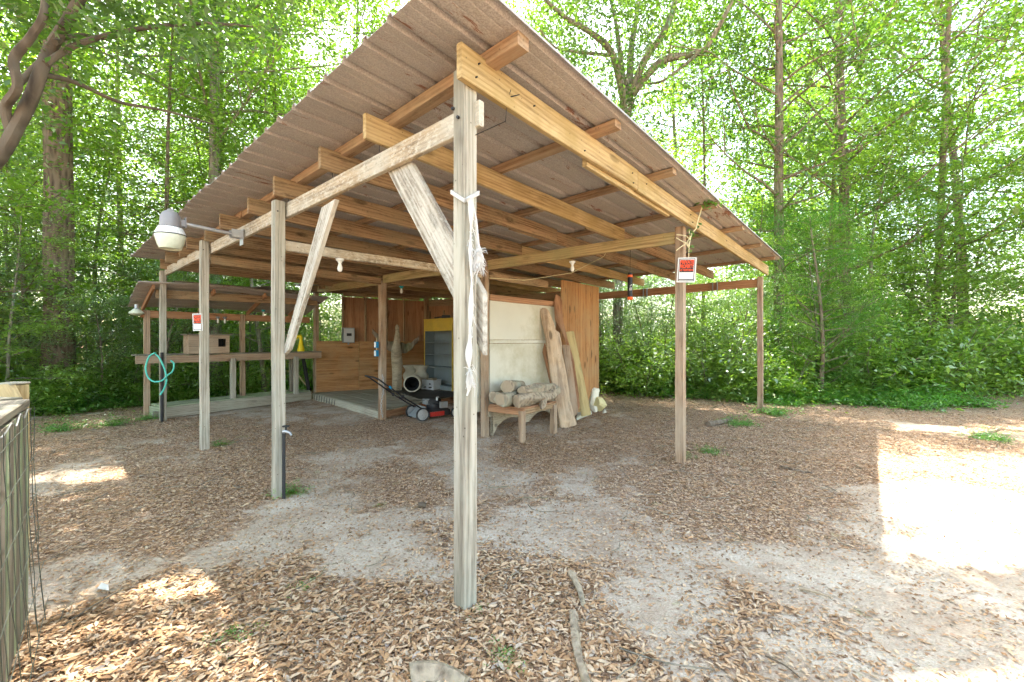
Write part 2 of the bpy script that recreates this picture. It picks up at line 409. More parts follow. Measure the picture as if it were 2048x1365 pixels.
at = me.attributes.new('cover', 'FLOAT', 'POINT'); at.data.foreach_set('value', cover(co[:, 0], co[:, 1]).astype(np.float32))
me.polygons.foreach_set('use_smooth', [True] * len(me.polygons))
ground = bpy.data.objects.new('ground', me); C.objects.link(ground); tag(ground, kind='structure')
m, nt, b = newmat('sandy_forest_floor'); k = NT(nt)
v = k.coords((1, 1, 1), rand=False)
sand = k.ramp(k.noise(v, 2.2, 8, .7), [(.35, (.42, .33, .24)), (.5, (.55, .465, .36)), (.65, (.66, .59, .48))])
fine = k.noise(v, 70, 5, .75); sand = k.mix(k.ramp(fine, [(.35, .55), (.6, 0.0)]), sand, (.30, .21, .15))
crumbs = k.n('TexVoronoi', Scale=34.0); k.l(v, crumbs.inputs['Vector'])
cr = k.mix(.55, crumbs.outputs['Color'], (.45, .27, .16)); crm = k.ramp(crumbs.outputs['Distance'], [(.2, .8), (.42, 0.0)])
sepn = k.n('SeparateColor'); k.l(crumbs.outputs['Color'], sepn.inputs[0])
pick = k.ramp(sepn.outputs[0], [(.5, 0.0), (.55, 1.0)]); mm = k.n('Math', operation='MULTIPLY'); k.l(crm, mm.inputs[0]); k.l(pick, mm.inputs[1])
ccol = k.ramp(sepn.outputs[1], [(0, (.16, .09, .055)), (.5, (.42, .24, .14)), (1, (.62, .47, .33))])
sand = k.mix(mm.outputs[0], sand, ccol)
lv = k.n('TexVoronoi', Scale=19.0); lmp = k.n('Mapping'); lmp.inputs['Scale'].default_value = (1, 2.0, 1); lmp.inputs['Rotation'].default_value = (0, 0, .6)
dn = k.n('TexNoise', Scale=6.0); k.l(v, dn.inputs['Vector']); dv = k.n('VectorMath', operation='ADD'); k.l(v, dv.inputs[0]); k.l(dn.outputs['Color'], dv.inputs[1]); k.l(dv.outputs[0], lmp.inputs[0])
k.l(lmp.outputs[0], lv.inputs['Vector']); ls = k.n('SeparateColor'); k.l(lv.outputs['Color'], ls.inputs[0])
lc = k.ramp(ls.outputs[0], [(0, (.18, .11, .07)), (.25, (.32, .20, .12)), (.55, (.50, .335, .21)), (.8, (.62, .46, .32)), (1, (.70, .55, .41))])
lc = k.mix(k.ramp(lv.outputs['Distance'], [(.25, 0.0), (.6, .55)]), lc, (.14, .09, .06))
cv = k.n('Attribute', attribute_name='cover')
ad = k.n('Math', operation='ADD'); k.l(cv.outputs['Fac'], ad.inputs[0]); nn = k.n('Math', operation='MULTIPLY_ADD'); k.l(k.noise(v, 9, 6, .75), nn.inputs[0]); nn.inputs[1].default_value = 1.3; nn.inputs[2].default_value = -.65; k.l(nn.outputs[0], ad.inputs[1])
cm = k.ramp(ad.outputs[0], [(.42, 0.0), (.62, 1.0)])
col = k.mix(cm, sand, lc)
mossn = k.ramp(k.noise(v, 3.1, 6, .7), [(.62, 0.0), (.7, .5)]); col = k.mix(mossn, col, (.32, .33, .13))
k.l(col, b.inputs['Base Color']); b.inputs['Roughness'].default_value = .95; b.inputs['Specular IOR Level'].default_value = .08
hh = k.mix(.5, fine, lv.outputs['Distance']); k.bump(hh, b, .7, .012)
me.materials.append(m)

# ------------------------------------------------------------------ leaf meshes
def leafquads(name, P, L, rs, mat, aspect=.42, tilt=.55, bend=.18, rnd=None, two=False):
    """one quad per leaf: base, side, tip, side; P centres, L lengths"""
    n = len(P); yaw = rs.uniform(0, 2*np.pi, n); pt = rs.randn(n) * tilt; rl = rs.randn(n) * tilt
    d = np.stack([np.cos(yaw) * np.cos(pt), np.sin(yaw) * np.cos(pt), np.sin(pt)], -1)
    s0 = np.stack([-np.sin(yaw), np.cos(yaw), np.zeros(n)], -1); nrm = np.cross(d, s0)
    s = s0 * np.cos(rl)[:, None] + nrm * np.sin(rl)[:, None]; nrm = np.cross(d, s)
    L = L[:, None]; wd = aspect * L * .5
    a = P - d * L * .5; t = P + d * L * .5 
    m1 = P - d * L * .06 + s * wd + nrm * L * bend * .5; m2 = P - d * L * .06 - s * wd + nrm * L * bend * .5
    co = np.stack([a, m1, t, m2], 1).reshape(-1, 3); qs = np.arange(n * 4).reshape(n, 4)
    me = bpy.data.meshes.new(name); quadmesh(me, co, qs)
    at = me.attributes.new('rnd', 'FLOAT', 'FACE'); at.data.foreach_set('value', (rs.rand(n) if rnd is None else rnd).astype(np.float32))
    me.materials.append(mat); return me
# ================================================================== OPEN POLE SHED
shed = thing('pole_shed', 'open timber pole shed with brown metal roof and a plywood room at its back', 'shed', W(0, 0))
def post(u, v, z0, z1, mat='post', s=.09, par=shed, nm='post'):
    return board(nm, W(u, v, z0), W(u, v, z1), s, s, M_[mat], par, up=(V[0], V[1], 0), warp=.004)
post(0, 0, -.1, 2.86)
post(2.5, -.03, -.1, 2.70)
post(4.98, -.03, -.1, 2.72)
post(7.93, .03, -.1, 2.66)
post(.045, 3.50, -.1, 2.75, 'post_brown', .095)
post(.04, 8.13, -.1, 2.70, 'post_brown', .095)
P6 = Zp(970, 873, 0); P7 = Zp(765, 839.5, 0); P8 = Zp(632, 785, .15); CN = Zp(839, 772, .15); P4 = W(.045, 3.5)
def vpost(p, z0, z1, mat, s=.09, par=shed, nm='post'):
    return board(nm, (p[0], p[1], z0), (p[0], p[1], z1), s, s, M_[mat], par, up=(V[0], V[1], 0), warp=.004)
vpost(P6, -.1, 2.62, 'post_brown'); vpost(P7, -.1, 2.50, 'post_brown', .105); vpost(P8, -.1, 2.62, 'post_brown', .10)
# header on the inner side of the front-left posts
A, B_ = Vector((-.335, 2.40, 2.635)), Vector((-5.99, 7.38, 2.635))
dv = Vector((V[0], V[1], 0))
e0 = A - (B_ - A).normalized() * .21
board('header', e0 + dv * .022, A + (B_ - A) * .655 + dv * .022, .038, .135, M_['header'], shed)
board('header', A + (B_ - A) * .668 + dv * .022, B_ + dv * .022 + (B_ - A).normalized() * .1, .038, .135, M_['header'], shed)
rb = lambda u: 2.925 - .014 * u                 # top of the rafters
us = [0, .87, 1.55, 2.41, 3.18, 4.0, 4.8, 5.5, 6.2, 6.85, 7.6]
for i, u in enumerate(us):
    z = rb(u) - .085; hz = .165
    if i == 0:
        board('rafter', W(-.064, -.10, z + .008), W(-.064, 2.02, z + .008), .038, .18, M_['rafter_yellow'], shed, warp=.004)
        board('rafter', W(-.066, 2.024, z), W(-.066, 8.25, z - .01), .038, .18, M_['rafter_yellow'], shed, warp=.006)
        board('rafter_splice', W(-.026, 1.2, z - .03), W(-.026, 2.9, z - .03), .037, .17, M_['rafter_yellow'], shed)
    else:
        mt = M_['rafter'] if i > 1 else M_['rafter_yellow']
        sp = 3.4 + .35 * math.sin(i * 2.1)
        board('rafter', W(u, -.09 - .03 * math.sin(i * 3), z), W(u, sp, z), .038, hz, mt, shed, warp=.008)
        board('rafter', W(u + .04, sp - .9 , z - .004), W(u + .04, 8.05, z - .01), .037, hz, M_['rafter' if i % 3 else 'rafter_yellow'], shed, warp=.008)
qv = [.12, 1.22, 2.33, 3.6, 4.88, 6.22, 7.6]
for i, v_ in enumerate(qv):
    for a_, b2 in ((-.31 - .02 * math.sin(i * 5), 3.9 + .2 * math.sin(i)), (3.905 + .2 * math.sin(i), 8.0)):
        th_ = .072 if i == 0 else .052
        za, zb = rb(a_) + .056 - th_ / 2, rb(b2) + .056 - th_ / 2
        board('purlin', W(a_, v_, za), W(b2, v_ + .01, zb), .088, th_, M_['purlin'], shed, warp=.004)
# back beam, tie beams, middle row beam
P5 = W(.04, 8.13)
board('back_beam', W(.09, 8.16, 2.585), W(4.2, 8.16, 2.57), .04, .17, M_['ply_brown'], shed)
board('back_beam', W(4.205, 8.16, 2.57), W(8.2, 8.16, 2.56), .04, .17, M_['ply_brown'], shed)
for u in (.9, 1.6, 2.45): 
    b = MB(); Mx = Matrix.Translation(W(u - .03, 8.12, 2.60)) @ Matrix.Rotation(math.atan2(V[1], V[0]), 4, 'Z')
    b.box((-.05, -.035, -.13), (.012, -.028, .06), Mx); b.box((-.05, .055, -.13), (.012, .062, .06), Mx); b.box((-.05, -.035, -.137), (.012, .062, -.131), Mx)
    b.build('joist_hanger', M_['grey_paint'], shed)
tie = lambda A, B, w_, h_, m, nm='tie_beam': board(nm, A, B, w_, h_, M_[m], shed, warp=.008)
tie(W(2.56, .05, 2.318), Vector((P6.x - .05, P6.y - .05, 2.40)), .038, .095, 'header')
tie(Vector((P6.x + .02, P6.y + .0, 2.41)) + dv * .05, Vector((P6.x, P6.y, 2.42)) + dv * 1.6, .038, .12, 'rafter')
tie(W(5.02, .05, 2.50), Vector((P7.x - .02, P7.y - .06, 2.49)), .038, .12, 'rafter')
tie(Vector((P7.x + .04, P7.y + .05, 2.53)), Vector((P7.x, P7.y, 2.55)) + dv * 3.0, .038, .12, 'rafter')
tie(Vector((P4.x - .05, P4.y + .03, 2.635)), Vector((P6.x + .05, P6.y - .01, 2.55)), .04, .14, 'beam_mossy', 'row_beam')
tie(Vector((P6.x - .05, P6.y, 2.545)), Vector((P7.x + .04, P7.y - .06, 2.53)), .04, .14, 'beam_mossy', 'row_beam')
tie(Vector((P7.x - .05, P7.y + .02, 2.515)), Vector((P8.x + .02, P8.y - .02, 2.68)), .04, .15, 'beam_mossy', 'row_beam')
# braces
def onv3(px, py, v_):
    u = onv(px, v_); p = W(u, v_); return Vector((p.x, p.y, zat(p.y, py)))
def slab_from_px(name, pts, v_, th, mat, par, seg=False):
    """a board whose sawn outline lies in the vertical plane v = const; pts photo corners, real thickness th"""
    a = [onv3(x, y, v_) for x, y in pts]; n = len(a)
    b = [p + dv * th for p in a]
    # local frame: x along first edge pair
    o = (a[0] + a[-1]) / 2; x = ((a[1] + a[2]) / 2 - o).normalized(); y = dv.normalized(); z = x.cross(y).normalized(); y = z.cross(x)
    Mx = Matrix((x, y, z)).transposed().to_4x4(); Mx.translation = o; Mi = Mx.inverted()
    mb = MB(); mb.add([Mi @ p for p in a + b], [tuple(range(n)), tuple(range(2 * n - 1, n - 1, -1))] + [(i, i + n, (i + 1) % n + n, (i + 1) % n) for i in range(n)])
    me = mb.mesh(name, M_[mat]); bm = bmesh.new(); bm.from_mesh(me); bmesh.ops.recalc_face_normals(bm, faces=bm.faces)
    bmesh.ops.bevel(bm, geom=bm.edges[:], offset=.003, segments=1, affect='EDGES'); bm.to_mesh(me); bm.free()
    ob = bpy.data.objects.new(name, me); C.objects.link(ob); ob.matrix_basis = Mx; return put(ob, par)
slab_from_px('brace', [(772, 338), (966, 712), (966, 586), (822, 325)], .075, .038, 'brace_old', shed)
slab_from_px('brace', [(643, 415), (563, 714), (577, 700), (670, 398)], .005, .038, 'brace_old', shed)
# bright wire lamp cable etc. later. Roof sheet
def corrugated(name, u0, u1, v0, v1, zf, mat, par, pitch=.229, rib=.026, jag=.012, nseg=16, th=.0025, sag=.0):
    prof = []; u = u0
    nrib = int(math.ceil((u1 - u0) / pitch))
    for i in range(nrib):
        a = u0 + i * pitch
        for du, dz in ((0, 0), (.012, rib), (.040, rib), (.054, 0), (.100, 0), (.106, .003), (.114, 0), (.162, 0), (.168, .003), (.177, 0)):
            if a + du <= u1: prof.append((a + du, dz))
    prof.append((u1, 0))
    pan = lambda u: jag * math.sin(math.floor((u - u0) / .916) * 2.7)
    vs = []; n = len(prof)
    for j in range(nseg + 1):
        t = j / nseg
        for (u, dz) in prof:
            vv = v0 + (v1 - v0) * t + (pan(u) if t in (0, 1) else 0)
            vs.append(W(u, vv, zf(u, vv) + dz + .003 * math.sin(u * 3 + t * 9) + .004 * (math.floor((u - u0) / .916) % 2)))
    k_ = len(vs); vs2 = [p + Vector((0, 0, th)) for p in vs]
    fs = []
    for j in range(nseg):
        for i in range(n - 1):
            q = (j*n+i, (j+1)*n+i, (j+1)*n+i+1, j*n+i+1); fs.append(q); fs.append(tuple(x + k_ for x in q[::-1]))
    for j in (0, nseg):
        for i in range(n - 1): q = (j*n+i, j*n+i+1, j*n+i+1+k_, j*n+i+k_); fs.append(q if j == 0 else q[::-1])
    for i in (0, n - 1):
        for j in range(nseg): q = (j*n+i, (j+1)*n+i, (j+1)*n+i+k_, j*n+i+k_); fs.append(q[::-1] if i == 0 else q)
    return MB().add(vs + vs2, fs).build(name, mat, par)
corrugated('metal_roof', -.36, 8.08, -.39, 8.0, lambda u, v_: rb(u) + .058, M_['roof'], shed)
corrugated('room_roof', 8.10, 9.25, 2.75, 6.4, lambda u, v_: 2.78, M_['roof'], shed, nseg=5)
for u_, v_ in ((8.12, 4.0), (8.75, 4.0)): board('rafter', W(u_, 2.9, 2.70), W(u_, 6.2, 2.70), .038, .14, M_['rafter'], shed)
# ---- bolt heads and bent nails at the joints
def bolt(p, n_, par=shed, r_=.009): 
    n_ = Vector(n_).normalized(); MB().tube([p, p + n_ * .012], r_, 6).build('bolt_head', M_['black'], par)
for u_ in (.02, 2.48, 4.96, 7.9): bolt(W(u_ + .02, -.046, 2.66), -dv); bolt(W(u_ - .02, -.046, 2.60), -dv)
for vv_, zz_ in ((.02, 2.88), (.0, 2.80), (.5, 2.86), (1.1, 2.79), (1.9, 2.87), (1.92, 2.79), (2.2, 2.86), (3.45, 2.86), (3.52, 2.79), (5.0, 2.84), (8.1, 2.86), (8.14, 2.79)): bolt(W(-.083, vv_, zz_), W(-1, 0) - W(0, 0), r_=.005)
bn = MB()
for u_ in us[1:9]:
    q_ = W(u_ + .03, .035, 2.71); bn.tube([q_, q_ + Vector((.005, -.01, .06)), q_ + Vector((.03, -.02, .035))], .003, 4)
q_ = W(-.086, .28, 2.80); bn.tube([q_ + Vector((0, 0, .06)), q_ + Vector((-.02, -.006, -.01)), q_ + Vector((-.03, 0, -.12)), W(-.05, .03, 2.52)], .0025, 4)
bn.tube([q_ + Vector((.0, 0, .02)), q_ + Vector((.05, .03, .05))], .003, 4)
bn.build('bent_wire', M_['black'], shed)
# ---- deck
def prism(name, poly, z0, z1, mat, par, bev=.005, at=None):
    n = len(poly); vs = [(p[0], p[1], z0) for p in poly] + [(p[0], p[1], z1) for p in poly]
    mb = MB(); o = Vector((sum(p[0] for p in poly) / n, sum(p[1] for p in poly) / n, z0))
    vs = [(a - o.x, b - o.y, c - o.z) for a, b, c in vs]
    mb.add(vs, [tuple(range(n - 1, -1, -1)), tuple(range(n, 2 * n))] + [(i, (i+1) % n, (i+1) % n + n, i + n) for i in range(n)])
    me = mb.mesh(name, mat); bm = bmesh.new(); bm.from_mesh(me); bmesh.ops.recalc_face_normals(bm, faces=bm.faces)
    if bev: bmesh.ops.bevel(bm, geom=bm.edges[:], offset=bev, segments=1, affect='EDGES')
    bm.to_mesh(me); bm.free(); ob = bpy.data.objects.new(name, me); C.objects.link(ob); ob.location = o; return put(ob, par)
D0 = Zp(760, 821, .15); D1 = Vector((P8.x, P8.y - .12, .15)); D2 = CN + Vector((.0, .1, 0)); 
ed = (D1 - D0).normalized(); en = Vector((-ed.y, ed.x, 0)); en = en if en.y < 0 else -en    # outwards (towards camera-left)
D3 = W(2.75, 5.7, .15); D4 = Zp(905, 792, .15)
rd = (D4 - D0).normalized()
nb = 26                                          # deck boards run along the front-left edge
dk = MB()
inn = -en
def clip_half(poly, n_, d_):
    out = []
    for i_ in range(len(poly)):
        p, q = poly[i_], poly[(i_ + 1) % len(poly)]; sp_, sq_ = (p - D0).dot(n_) - d_, (q - D0).dot(n_) - d_
        if sp_ >= 0: out.append(p)
        if sp_ * sq_ < 0: out.append(p.lerp(q, sp_ / (sp_ - sq_)))
    return out
room = [D0, D4, D3, D2, D1]
for i in range(nb):
    pg = clip_half(clip_half(room, inn, i * .142 + .006), -inn, -(i + 1) * .142)
    if len(pg) < 3: continue
    zt = .15 + .002 * math.sin(i * 2.3); m_ = len(pg)
    dk.add([(p.x, p.y, z) for z in (.115, zt) for p in pg], [tuple(range(m_ - 1, -1, -1)), tuple(range(m_, 2 * m_))] + [(j, (j + 1) % m_, (j + 1) % m_ + m_, j + m_) for j in range(m_)])
dko = dk.build('deck_board', M_['deck'], None); 
me = dko.data; me.update(); bm = bmesh.new(); bm.from_mesh(me); bmesh.ops.recalc_face_normals(bm, faces=bm.faces); bm.to_mesh(me); bm.free(); dko.name = 'deck'; put(dko, shed)
board('deck_edge', D0 + en * .02 + Vector((0, 0, -.085)), D1 + en * .02 + Vector((0, 0, -.085)), .04, .15, M_['deck_edge'], shed)
rn = Vector((rd.y, -rd.x, 0)); rn = rn if rn.y < 0 else -rn
board('deck_edge', D0 + rn * .022 + Vector((0, 0, -.09)), D4 + rn * .022 + Vector((0, 0, -.09)), .04, .13, M_['ply_brown'], shed)
# dark green wire loops hung on the deck edge
for i in range(9):
    p = D1 + (D0 - D1) * (.06 + i * .045) + en * .045
    MB().tube([p + Vector((0, 0, -.01)), p + en * .01 + Vector((0, 0, -.14))], .006, 5).build('edge_wire', M_['black'], shed)
# ---- plywood room, left wall
def wall_panel(name, A, B, z0, z1, th, mat, par, nrm, vert=False):
    if vert:
        A2, B2 = Vector((A[0], A[1], 0)), Vector((B[0], B[1], 0)); c_ = (A2 + B2) / 2
        return board(name, c_ + Vector((0, 0, z0)), c_ + Vector((0, 0, z1)), th, (B2 - A2).length, M_[mat], par, up=tuple((B2 - A2).normalized()), warp=.001, ch=.002)
    M, L = frame((A[0], A[1], z0), (B[0], B[1], z0))
    o = board(name, (A[0], A[1], (z0 + z1) / 2), (B[0], B[1], (z0 + z1) / 2), th, z1 - z0, M_[mat], par, warp=.001, ch=.002)
    return o
wd = (CN - P8); wn = Vector((wd.y, -wd.x, 0)).normalized()          # towards the inside (right)
S = lambda px, off=0: onseg(P8 - wn * off, CN - wn * off + wd * .1, px)
a = P8 + wn * .06; c = CN + wn * .06 + wd.normalized() * .28
s718 = onseg(a, c, 718); 
wall_panel('half_wall_panel', a, s718 - wd.normalized() * .004, .15, 1.42, .018, 'ply', shed, wn)
wall_panel('half_wall_panel', s718 + wd.normalized() * .004, c, .15, 1.41, .018, 'ply', shed, wn)
o2 = .05
for k_, (x0, x1) in enumerate(((688, 731), (731.5, 774), (774.5, 806), (806.5, 848))):
    wall_panel('wall_panel', S(x0, o2), S(x1, o2), 1.38, 2.56, .016, 'ply_brown', shed, wn, True)
for px in (685.5, 731, 774, 808):
    p = S(px, 0.0); vpost(p, 1.40, 2.58, 'rafter', .045, shed, 'stud')
board('wall_plate', S(686, 0) + Vector((0, 0, 2.47)), CN + Vector((0, 0, 2.47)), .04, .09, M_['rafter'], shed)
vpost(CN + dv * .2 + Vector((.04, -.03, 0)), .15, 2.66, 'rafter', .10)
# back wall
BW0 = CN + dv * .28 + Vector((.03, .03, 0)); BW1 = W(2.75, 6.12); bd = (BW1 - BW0)
for i in range(4):
    wall_panel('wall_panel', BW0 + bd * (i / 4 + .002), BW0 + bd * ((i + 1) / 4 - .002), .15, 2.50, .016, 'ply_brown', shed, wn, True)
bnn = Vector((bd.y, -bd.x, 0)).normalized(); bnn = bnn if bnn.y < 0 else -bnn
board('wall_plate', BW0 + bnn * .04 + Vector((0, 0, 2.36)), BW1 + bnn * .04 + Vector((0, 0, 2.36)), .04, .18, M_['rafter'], shed)
for i in range(9):
    vpost(BW0 + bnn * .035 + bd * (.02 + i * .115), .15, 2.27, 'rafter', .042, shed, 'stud')
# right wall of the room: white panel on a frame, then tall plywood sheet
uw = 2.66
w0 = Vector((P6.x, P6.y, 0)) + dv * .05
def OW(px, off=0): v_ = onu(px, uw + off); return W(uw + off, v_)
wp0, wp1 = w0 + Vector((.03, 0, 0)), OW(1110)
wall_panel('white_panel', wp0, wp1, 1.44, 2.03, .02, 'whiteboard', shed, wn)
wall_panel('white_panel', wp0, wp1, 1.385, 1.435, .03, 'whiteboard', shed, wn)
wall_panel('white_panel', wp0, wp1, .42, 1.38, .02, 'whiteboard', shed, wn)
board('panel_rail', Vector((wp0.x - .0, wp0.y - .02, 2.075)), Vector((wp1.x, wp1.y - .02, 2.075)), .045, .09, M_['ply_brown'], shed)
pl = P6 + Vector((-.10, .04, 0)); board('white_door_edge', (pl.x, pl.y, .36), (pl.x, pl.y, 1.75), .03, .09, M_['whiteboard'], shed)
pw0, pw1 = OW(1122, -.06), OW(1197, -.06)
wall_panel('tall_plywood_panel', pw0, pw1, .06, 2.52, .02, 'ply', shed, wn, True)
# low curved apron under the white panel
ap = MB(); n = 15; pA = wp0 + Vector((.02, -.03, 0)); pB = pA + (wp1 - wp0) * .95; vs = []
for i in range(n + 1):
    t = i / n; p = pA + (pB - pA) * t; zb = .02 + .22 * (math.sin(math.pi * ((t * 2) % 1.0)) ** .6)
    for off in (0, .05):
        q = p + Vector((V[1], -V[0], 0)) * off
        vs += [(q.x, q.y, zb), (q.x, q.y, .40)]
fs = []
for i in range(n):
    a_ = i * 4; b_ = a_ + 4; fs += [(a_, b_, b_+1, a_+1), (a_+2, a_+3, b_+3, b_+2), (a_+1, b_+1, b_+3, a_+3), (a_, a_+2, b_+2, b_)]
ap.add(vs, fs).build('arched_apron', M_['drift_grey'], shed)

# ================================================================== LEAN-TO with shelf beyond the left end
lean = thing('lean_to', 'low lean-to shelf bay with rusty metal roof beyond the left end of the shed', 'lean-to', W(8.4, .1))
for v_ in (-.06, 1.55): post(8.85, v_, -.1, 2.0, 'post_brown', .09, lean)
post(8.45, 0.02, -.1, .12, 'rail', .09, lean)
board('roof_beam', W(8.05, -.05, 2.26), W(8.1, 2.85, 2.31), .04, .15, M_['rafter'], lean)
board('roof_beam', W(8.85, -.15, 1.93), W(8.85, 3.0, 1.93), .04, .14, M_['ply_brown'], lean)
for v_ in (-.1, .8, 1.7, 2.6): board('roof_rafter', W(7.92, v_, 2.37), W(9.05, v_, 2.02), .038, .09, M_['ply_brown'], lean)
corrugated('lean_roof', 7.82, 9.15, -.32, 3.0, lambda u, v_: 2.44 - (u - 7.82) * .27 + .03 * math.sin(v_ * 1.7), M_['roof'], lean, pitch=.16, rib=.02, jag=.05, nseg=10)
bentm = MB(); vs = []; nn_ = 10
for i in range(nn_ + 1):
    for j in range(5): vs.append(W(8.0 + j * .12, 1.35 + i * .1, 2.47 - j * .03 + .10 * math.sin(math.pi * i / nn_) * (1 - j / 6) ))
bentm.add(vs + [p + Vector((0, 0, .004)) for p in vs], [(i*5+j, i*5+j+1, (i+1)*5+j+1, (i+1)*5+j) for i in range(nn_) for j in range(4)] + [(55+i*5+j, 55+(i+1)*5+j, 55+(i+1)*5+j+1, 55+i*5+j+1) for i in range(nn_) for j in range(4)]).build('bent_roof_sheet', M_['roof'], lean)
for i, (v0_, v1_, uu_) in enumerate(((.2, 1.5, 8.0), (1.0, 2.6, 8.14), (.5, 2.2, 8.3), (1.9, 2.95, 8.05))):       # old boards left on the lean-to roof
    tag(board('old_board', W(uu_, v0_, 2.50 - (uu_ - 8.0) * .27 + .012 * i), W(uu_ + .05 * (-1) ** i, v1_, 2.51 - (uu_ - 8.0) * .27 + .012 * i), .12, .025, M_['rail'], None, warp=.02),
        ('old grey board lying along the front of the lean-to roof', 'old grey board in the middle of the lean-to roof', 'old grey board set back on the lean-to roof slope', 'short old board at the inner end of the lean-to roof')[i], 'board', 'old boards on the lean-to roof')
board('shelf_front', W(8.47, -.27, 1.075), W(8.55, 3.15, 1.075), .04, .14, M_['post_brown'], lean)
board('shelf_top', W(8.68, -.27, 1.16), W(8.74, 3.15, 1.16), .42, .025, M_['rail'], lean)
for px, z0 in ((466, .2), (592, .2)):
    v_ = onu(px, 8.5); board('shelf_leg', W(8.5, v_, z0), W(8.5, v_, 1.06), .09, .09, M_['post'], lean, up=(V[0], V[1], 0))
board('shelf_leg', W(8.85, 2.6, .2), W(8.85, 2.6, 1.06), .13, .09, M_['rail'], lean, up=(V[0], V[1], 0))
ld0, ld1 = Zp(331, 838, 0), Zp(622, 800, .0)
ldd = (ld1 - ld0).normalized(); ldn = Vector((-ldd.y, ldd.x, 0))
board('low_deck_edge', ld0 + Vector((0, 0, .105)), ld1 + Vector((0, 0, .105)), .04, .20, M_['deck_edge'], lean, warp=.01)
for i in range(4): board('low_deck_board', ld0 + ldn * (.1 + i * .15) + Vector((0, 0, .215)), ld1 + ldn * (.1 + i * .15) + Vector((0, 0, .215)), .142, .03, M_['mossy'], lean)
board('low_deck_edge', ld0 + ldn * .02 + Vector((0, 0, .1)), ld0 + ldn * .75 + Vector((0, 0, .1)), .04, .18, M_['mossy'], lean)

# ================================================================== objects
# cat box on the shelf
u_ = 8.62; va, vb = onu(372, u_), onu(453, u_)
zc = 1.175; cb = thing('cat_house', 'weathered plank box with a dark square entry hole standing on the lean-to shelf', 'pet house', W(u_, (va + vb) / 2, zc))
hw = (vb - va) / 2; rot = math.atan2(V[1], V[0])
Mx = Matrix.Translation(W(u_, (va + vb) / 2, zc)) @ Matrix.Rotation(rot, 4, 'Z')     # local x = v, y = u
hh_ = .36
def cbx(nm, lo, hi, mt): MB().box(lo, hi, None).build(nm, M_[mt], None).matrix_basis = Mx; o = C.objects[-1]; put(o, cb); return o
def place(mb, nm, mt, Mx, par, smooth=False):
    o = mb.build(nm, M_[mt] if isinstance(mt, str) else mt, None, smooth); o.matrix_basis = Mx; return put(o, par)
hx0, hx1, hz0, hz1 = hw * .42, hw * .80, .13, .29
b = MB(); b.box((-hw, -.20, 0), (hx0, -.18, hh_)); b.box((hx1, -.20, 0), (hw, -.18, hh_)); b.box((hx0, -.20, 0), (hx1, -.18, hz0)); b.box((hx0, -.20, hz1), (hx1, -.18, hh_))
place(b, 'front_panel', 'post_brown', Mx, cb)
b = MB(); b.box((-hw, -.18, 0), (-hw + .02, .18, hh_)); b.box((hw - .02, -.18, 0), (hw, .18, hh_)); b.box((-hw, .18, 0), (hw, .20, hh_)); b.box((-hw + .02, -.18, 0.001), (hw - .02, .18, .02))
place(b, 'box_wall', 'post_brown', Mx, cb)
place(MB().box((-hw - .04, -.25, hh_ + .002), (hw + .04, .23, hh_ + .025)), 'lid', 'rail', Mx, cb)
place(MB().box((hx0 + .0, -.06, hz0 - .05), (hx1, -.05, hz1 + .02)), 'entry_shade_sheet', 'dark', Mx, cb)  # near-black sheet standing in for the shade inside the box
# yellow toy/sprayer figure on shelf end: post with hooked head
yp = W(8.68, onu(602, 8.68), 1.175)
yt = thing('spray_bottle', 'bright yellow hooked plastic bottle at the right end of the lean-to shelf', 'bottle', yp)
MB().lathe([(0, 0), (.075, 0), (.08, .03), (.06, .12), (.045, .2), (.035, .25), (0, .25)], (0, 0, 0), 16).build('bottle_body', M_['yellow'], None, True).location = yp; put(C.objects[-1], yt)
MB().tube([(0, 0, .25), (0, 0, .31), (-.02, 0, .36), (-.07, 0, .36), (-.10, 0, .31)], [.03, .04, .045, .04, .02], 10).build('nozzle', M_['yellow'], None, True).location = yp; put(C.objects[-1], yt)
# black sledge-like pole + stick leaning below shelf
pA, pB = Zp(618, 782, .2), Zp(604, 728, .95); pB = Vector((pA.x - .1, pA.y - .1, 1.05))
tag(MB().tube([pA, pB], [.045, .045], 10).build('black_pipe', M_['black']), 'short black pipe leaning under the lean-to shelf beside the plywood wall', 'pipe')
pA = Zp(616, 775, .25); tag(MB().tube([pA, pA + Vector((-.25, -.2, .45))], .018, 8).build('leaning_stick', M_['vine']), 'pale thin stick leaning under the shelf beside the black pipe', 'stick')
# yard light
vh = .02; ul = onv(485, vh); ua = W(ul, vh, 2.60)
L0 = Vector((ua.x, ua.y, 2.60)); dirn = -dv
lx = onv(340, -.62); LP_ = W(lx, -.62, 0); LPx = W(ul, -.66, 0)
yl = thing('yard_light', 'grey dusk-to-dawn yard light with cloudy lens on an arm from the shed header', 'lamp', (L0.x, L0.y, L0.z))
armend = onseg(W(ul, 0), W(ul, -2), 362); armend.z = zat(armend.y, 447)
lampc = onseg(W(ul, 0), W(ul, -2), 341); 
MB().tube([L0 + Vector((0, 0, -.015)) + dirn * .05, armend], .019, 12).build('arm', M_['steel'], yl, True)
b = MB(); Mb = Matrix.Translation(L0 + dirn * .035) @ Matrix.Rotation(rot, 4, 'Z')
b.box((-.08, -.045, -.05), (.03, -.04, .035), Mb); b.box((-.08, .04, -.05), (.03, .045, .035), Mb); b.box((.024, -.05, -.12), (.03, .05, .05), Mb)
b.build('bracket', M_['steel'], yl)
b = MB(); Mb = Matrix.Translation(armend) @ Matrix.Rotation(rot, 4, 'Z'); b.box((-.13, -.03, -.035), (.03, .03, .03), Mb); b.box((.03, -.04, -.05), (.038, .04, .06), Mb); b.build('arm_clamp', M_['lampgrey'], yl)
lz = zat(lampc.y, 455)
